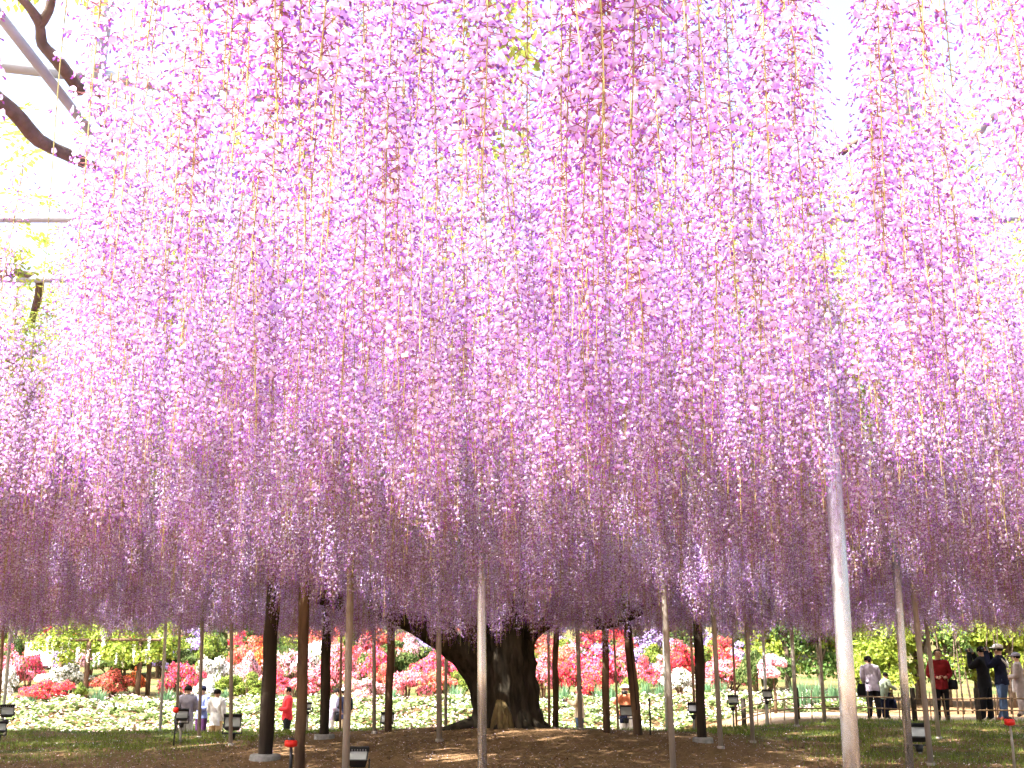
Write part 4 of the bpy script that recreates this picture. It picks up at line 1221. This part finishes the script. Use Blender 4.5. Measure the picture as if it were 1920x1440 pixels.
def person(label, px, py_top, Y, H, rz, top, legs, arms, lean=0.0, hat=None, hair='short', hem=.46, stance=(.0, .0), cap_col=None, shoes=None, knee=0.0, head_turn=0.0, collar=None, stripe=False):
    """rz = 0 faces away from the camera (+Y); arms = ((elbow),(wrist)) per side in the body's own frame, fractions of H"""
    T_ = at(px, py_top, Y)
    gz = ground_z(T_.x, Y)
    t = thing("person", label, "person", (T_.x, Y, gz), rz, "visitors in the garden")
    S = lambda x, y, z: Vector((x, y, z)) * H
    Lr = Matrix.Rotation(-lean, 3, 'X')                       # bend forward at the hips
    hipc = S(0, 0, .52)
    def up(x, y, z): return Lr @ (S(x, y, z) - hipc) + hipc
    V, E, R, B = [], [], [], []
    def v(p, r):
        V.append(p); R.append(r * H); return len(V) - 1
    def e(a, b, reg): E.append((a, b)); B.append((a, b, reg))
    pel = v(hipc, .082); wai = v(up(0, 0, .60), .072); che = v(up(0, .006, .70), .088); shc = v(up(0, -.004, .785), .068)
    nk = v(up(0, 0, .845), .032); hd0 = v(up(0, .010, .885), .046); hd1 = v(up(0, .012, .935), .058); hd2 = v(up(0, .008, .968), .042)
    e(pel, wai, 'torso'); e(wai, che, 'torso'); e(che, shc, 'torso'); e(shc, nk, 'neck'); e(nk, hd0, 'head'); e(hd0, hd1, 'head'); e(hd1, hd2, 'head')
    hands = []
    for k, s in enumerate((-1, 1)):
        sh = v(up(s * .108, 0, .788), .045)
        (ex, ey, ez), (wx, wy, wz) = arms[k]
        el = v(up(s * ex, ey, ez), .032); wr_ = v(up(s * wx, wy, wz), .022)
        dirn = (V[wr_] - V[el]).normalized()
        ha = v(V[wr_] + dirn * .035 * H, .024)
        e(shc, sh, 'torso'); e(sh, el, 'arm'); e(el, wr_, 'arm'); e(wr_, ha, 'hand')
        hands.append((V[ha].copy(), dirn, s))
        st_ = stance[k]
        hp_ = v(S(s * .052, 0, .485), .070)
        kn = v(S(s * .058, st_ * .45 + knee, .275), .047); an = v(S(s * .060, st_, .055), .030); to = v(S(s * .068, st_ + .075, .022), .024)
        he = v(S(s * .060, st_ - .012, .028), .028)
        e(pel, hp_, 'leg'); e(hp_, kn, 'leg'); e(kn, an, 'leg'); e(an, to, 'foot'); e(an, he, 'foot')
    me = bpy.data.meshes.new("skeleton"); me.from_pydata([tuple(p) for p in V], E, [])
    ob = bpy.data.objects.new("skeleton", me); COL.objects.link(ob)
    ob.modifiers.new("skin", 'SKIN')
    if not me.skin_vertices:
        me.attributes  # noqa
    bpy.context.view_layer.objects.active = ob
    if not me.skin_vertices: bpy.ops.mesh.customdata_skin_add()
    for i, d in enumerate(me.skin_vertices[0].data):
        r_ = R[i]
        wide = 1.22 if i in (pel, wai, che) else 1.0
        d.radius = (r_ * wide, r_ * (.86 if i in (pel, wai, che) else 1.0)); d.use_root = (i == pel)
    sb = ob.modifiers.new("sub", 'SUBSURF'); sb.levels = 2; sb.render_levels = 2
    dg = bpy.context.evaluated_depsgraph_get()
    bm_ = bpy.data.meshes.new_from_object(ob.evaluated_get(dg))
    bpy.data.objects.remove(ob); bpy.data.meshes.remove(me)
    vs = [p.co.copy() for p in bm_.vertices]; ns = [p.normal.copy() for p in bm_.vertices]
    fs = [tuple(p.vertices) for p in bm_.polygons]
    reg = []
    for f in fs:
        c = sum((vs[i] for i in f), Vector()) / len(f)
        reg.append(min(B, key=lambda b_: seg_dist(c, V[b_[0]], V[b_[1]]) - .35 * (R[b_[0]] + R[b_[1]]))[2])
    # one continuous body, with fingers, nose, ears, eyes and mouth
    body = MB(); body.smooth = True
    body.add(vs, fs, 0)
    body.m = [1 if r_ == 'foot' else 0 for r_ in reg]
    for hp_, dn, s in hands:
        sd = dn.cross(Vector((0, 1, .3))).normalized(); nn = sd.cross(dn).normalized()
        for j, (o_, ln) in enumerate(((-.016, .040), (-.005, .047), (.006, .044), (.016, .034))):
            p0 = hp_ + sd * o_ * H + dn * .006 * H
            body.tube([p0, p0 + dn * ln * .5 * H + nn * .004 * H, p0 + dn * ln * .85 * H + nn * .016 * H], [.0056 * H, .005 * H, .0038 * H], seg=5, mi=0)
        p0 = hp_ - dn * .008 * H - sd * .018 * H * s
        body.tube([p0, p0 - sd * s * .016 * H + dn * .014 * H, p0 - sd * s * .02 * H + dn * .032 * H + nn * .006 * H], [.0066 * H, .0056 * H, .004 * H], seg=5, mi=0)
    hc = (V[hd0] + V[hd1]) / 2; fx = Lr @ Vector((1, 0, 0)); fy = Lr @ Vector((0, 1, 0)); fz = Lr @ Vector((0, 0, 1))
    def hp3(x, y, z): return hc + (fx * x + fy * y + fz * z) * H
    body.add([hp3(-.008, .050, -.008), hp3(.008, .050, -.008), hp3(0, .071, -.006), hp3(0, .052, .020)], [(0, 1, 2), (1, 3, 2), (3, 0, 2)], 0)
    for s in (-1, 1):
        body.ball(hp3(s * .019, .050, .016), .0058 * H, 6, 4, mi=2)
        body.ball(hp3(s * .056, .002, .004), (.007 * H, .012 * H, .019 * H), 6, 5, mi=0)
    body.ball(hp3(0, .051, -.022), (.014 * H, .005 * H, .004 * H), 8, 4, mi=3)
    body.build("body", [M_SKIN, shoes or M_SHOE, M_EYE, M_LIP], t)
    # garments follow the body
    def garment(name, regs, off, m, zmin=-9, extra=None):
        idx, g = {}, MB(); g.smooth = True
        for f, r_ in zip(fs, reg):
            if r_ not in regs: continue
            g.f.append(tuple(idx.setdefault(i, len(idx)) for i in f)); g.m.append(0)
        for i in idx: g.v.append(tuple(vs[i] + ns[i] * off * H))
        if extra: extra(g)
        return g.build(name, m, t)
    def skirt(g):
        ring = []
        for zz, rx, ry in ((.63, .094, .070), (.56, .104, .082), (.50, .112, .090), (hem, .112, .092)):
            c = up(0, 0, zz) if zz > .5 else S(0, 0, zz) + (up(0, 0, .5) - S(0, 0, .5))
            ring.append([c + Vector((math.cos(a) * rx * H, math.sin(a) * ry * H * (1 + .05 * math.sin(5 * a)), .006 * H * math.sin(3 * a))) for a in [2 * math.pi * q / 18 for q in range(18)]])
        n0 = len(g.v)
        for rg in ring: g.v.extend(tuple(q) for q in rg)
        for i in range(3):
            for q in range(18):
                g.f.append((n0 + i * 18 + q, n0 + i * 18 + (q + 1) % 18, n0 + (i + 1) * 18 + (q + 1) % 18, n0 + (i + 1) * 18 + q)); g.m.append(0)
    garment("trousers", ('leg',), .006, CL[legs])
    jk = garment("jacket", ('torso', 'arm'), .012, CL[top], extra=skirt)
    c = MB(); c.smooth = True; c.tube([up(0, -.004, .80), up(0, -.002, .835), up(0, 0, .848)], [.058 * H, .046 * H, .044 * H], seg=14, cap=False); c.build("collar", CL[collar or top], t)
    if stripe:
        for s in (-1, 1):
            c = MB(); c.tube([up(s * .09, -.052, .80), up(s * .045, -.088, .745), up(0, -.096, .69)], .012 * H, seg=6); c.build("stripe", CL["white"], jk)
    # hair: a cap over crown and back of the head
    hr_ = MB(); hr_.smooth = True
    hh = {'short': -.012, 'bob': -.055, 'bun': -.02}[hair]
    for i in range(8):
        for q in range(17):
            az = math.radians(-215 + 250 * q / 16); el_ = math.radians(88 - i * 15)
            x, y_, z = math.cos(el_) * math.cos(az), math.cos(el_) * math.sin(az), math.sin(el_)
            zz = .024 + z * .058
            if z < 0: zz = max(hh, .024 + z * .09)
            hr_.v.append(tuple(hp3(x * .063, -.004 + y_ * .063, zz)))
    for i in range(7):
        for q in range(16):
            a = i * 17 + q; hr_.f.append((a, a + 1, a + 18, a + 17)); hr_.m.append(0)
    if hair == 'bun': hr_.ball(hp3(0, -.058, -.005), (.026 * H, .022 * H, .034 * H), 10, 7)
    hr_.build("hair", M_HAIR, t)
    if hat:
        c = MB(); c.smooth = True
        M3 = Matrix((fx, fy, fz)).transposed()
        c.ball(hp3(0, -.002, .050), (.068 * H, .070 * H, .045 * H), 16, 8, M=M3)
        if hat == 'brim': c.ball(hp3(0, 0, .045), (.105 * H, .108 * H, .008 * H), 18, 4, M=M3)
        else: c.ball(hp3(0, .062, .042), (.05 * H, .055 * H, .007 * H), 12, 4, M=M3)
        c.build("hat", CL[cap_col or "white"], t)
    return t, hands, H

REST = ((.135, -.01, .62), (.14, .04, .49))
FWD = ((.135, .01, .63), (.075, .13, .60))
FOLD = ((.145, .02, .63), (.02, .115, .625))
PHOTO = ((.15, .10, .70), (.055, .15, .89))
P = person
p1 = P("person in a grey jacket seen from behind, next to a thin brown pole", 354, 1280, 31.0, 1.60, .1, "grey", "lightgrey", (REST, FWD), hem=.44)
P("person in a blue top, navy cap and purple trousers facing the grey jacket", 381, 1289, 32.0, 1.54, 2.6, "blue", "purple", (FOLD, ((.14, .03, .64), (.16, .14, .66))), hat='cap', cap_col="navy")
p3 = P("person in a long white shirt and beige trousers seen from behind", 408, 1292, 30.4, 1.50, -.15, "white", "beige", (FWD, REST), hair='bob', hem=.40)
P("person in a bright red jacket with folded hands and black trousers", 541, 1288, 31.0, 1.52, 2.0, "red", "black", (FOLD, FOLD), hair='bob', hem=.46, stance=(.05, -.05))
p5 = P("person in a lilac shirt bending beside the dark timber prop", 622, 1287, 31.5, 1.52, -1.3, "lilac", "white", (FWD, FOLD), lean=.22, hem=.45)
P("person in a white brimmed hat and navy top behind the beige pole", 647, 1290, 32.2, 1.48, .6, "navy", "cream", (REST, FWD), hat='brim')
p7 = P("dark-haired person in a cream jacket and jeans holding up a camera", 1086, 1277, 31.0, 1.58, 1.45, "cream", "jeans", (((.13, .06, .66), (.06, .17, .72)), ((.13, .06, .66), (.06, .17, .72))), hem=.47)
p8 = P("person in orange with a white hat and white trousers behind a floodlight", 1172, 1275, 31.2, 1.58, 2.9, "orange", "white", (((.17, .06, .70), (.05, .11, .84)), ((.17, .06, .70), (.05, .11, .84))), hat='brim', hem=.52)
p9 = P("person in a lavender-grey shirt and black trousers bending over by the fence", 1632, 1234, 28.9, 1.52, .05, "lavender", "black", (FWD, FWD), lean=.30, hair='bun', hem=.43, stance=(.02, -.06))
p10 = P("child in a sage shirt reaching out beside the bending person in lavender-grey", 1655, 1264, 29.4, 1.12, -1.25, "sage", "navy", (FWD, ((.13, .05, .70), (.12, .19, .66))), lean=.15, hem=.42)
p11 = P("person in a dark red jacket half hidden by two thin poles", 1757, 1218, 28.4, 1.66, 3.0, "darkred", "black", (((.15, .0, .63), (.06, .11, .60)), ((.15, .0, .63), (.06, .11, .60))), hem=.44, collar="navy")
p12 = P("photographer all in black with raised arms on the sandy path", 1838, 1200, 27.9, 1.70, .75, "black", "black", (PHOTO, PHOTO), hem=.45, stance=(.03, -.03))
p13 = P("photographer in a navy jacket with white stripes, white cap and jeans", 1870, 1196, 27.2, 1.70, .9, "navy", "jeans", (PHOTO, PHOTO), hat='cap', hem=.47, stance=(-.03, .05), stripe=True, shoes=mat("shoe_russet", (.28, .08, .05), .6))
p14 = P("person in taupe clothes standing behind the striped photographer", 1906, 1232, 29.5, 1.54, 1.1, "taupe", "taupe", (FOLD, FWD), hat='cap', cap_col="grey", hem=.42)

# cameras and bags they carry (things of their own)
M_CAM = mat("camera_black", (.02, .02, .022), .4, spec=.5)
def hand_mid(pr_):
    t, hands, H = pr_
    M4 = Matrix.Translation(t.location) @ Matrix.Rotation(t.rotation_euler.z, 4, 'Z')
    a, b = M4 @ (hands[0][0] + hands[0][1] * .02), M4 @ (hands[1][0] + hands[1][1] * .02)
    return (a + b) / 2, t.rotation_euler.z
def camera_prop(pr_, label):
    c, rz = hand_mid(pr_)
    t = thing("camera", label, "camera", c, rz, "cameras held by visitors")
    m_ = MB(); m_.box((0, 0, 0), (.135, .055, .09)); m_.box((0, 0, .055), (.05, .045, .03)); m_.build("body", M_CAM, t)
    l_ = MB(); l_.smooth = True; l_.tube([Vector((0, .02, 0)), Vector((0, .075, 0)), Vector((0, .10, 0))], [.036, .034, .038], seg=12); l_.build("lens", M_CAM, t)
camera_prop(p7, "small camera held up by the person in the cream jacket")
camera_prop(p8, "camera raised to the face of the person in orange")
camera_prop(p12, "camera raised by the photographer in black")
camera_prop(p13, "camera raised by the photographer in the striped navy jacket")
def bag(pr_, off, size, c, label, drop=0.0):
    t0 = pr_[0]; H = pr_[2]
    M4 = Matrix.Translation(t0.location) @ Matrix.Rotation(t0.rotation_euler.z, 4, 'Z')
    p = M4 @ (Vector(off) * H)
    t = thing("shoulder_bag", label, "bag", p, t0.rotation_euler.z, "bags carried by visitors")
    m_ = MB(); w, d, h = size
    m_.smooth = True
    ring = []
    for zz, k in ((-.5, .82), (-.42, 1.0), (.2, .98), (.45, .8), (.5, .6)):
        ring.append([Vector((math.copysign(abs(math.cos(a)) ** .55, math.cos(a)) * w / 2 * k, math.copysign(abs(math.sin(a)) ** .55, math.sin(a)) * d / 2 * k, zz * h)) for a in [2 * math.pi * q / 16 for q in range(16)]])
    n0 = 0
    for rg in ring: m_.v.extend(tuple(q) for q in rg)
    for i in range(4):
        for q in range(16): m_.f.append((i * 16 + q, i * 16 + (q + 1) % 16, (i + 1) * 16 + (q + 1) % 16, (i + 1) * 16 + q)); m_.m.append(0)
    m_.f.append(tuple(reversed(range(16)))); m_.m.append(0); m_.f.append(tuple(range(64, 80))); m_.m.append(0)
    m_.build("pouch", CL[c], t)
    s_ = MB(); s_.smooth = True
    s_.tube([Vector((-w * .35, 0, h * .45)), Vector((-w * .2, .0, h * .45 + .16)), Vector((w * .2, .0, h * .45 + .16)), Vector((w * .35, 0, h * .45))], .011, seg=6); s_.build("strap", CL[c], t)
bag(p5, (.13, .10, .50), (.26, .12, .22), "black", "dark shoulder bag hanging from the person in lilac")
bag(p8, (.02, .12, .47), (.20, .10, .24), "navy", "dark bag hanging before the white trousers of the person in orange")
bag(p9, (-.15, .05, .44), (.24, .10, .30), "black", "black bag hanging at the side of the bending person in lavender-grey")
bag(p10, (.02, .16, .30), (.30, .14, .26), "navy", "dark rounded bag held low by the child in sage")
bag(p11, (-.17, .03, .50), (.22, .10, .22), "black", "black shoulder bag at the hip of the person in dark red")
bag(p14, (.15, .08, .50), (.34, .12, .36), "white", "white cloth bag on the arm of the person in taupe")
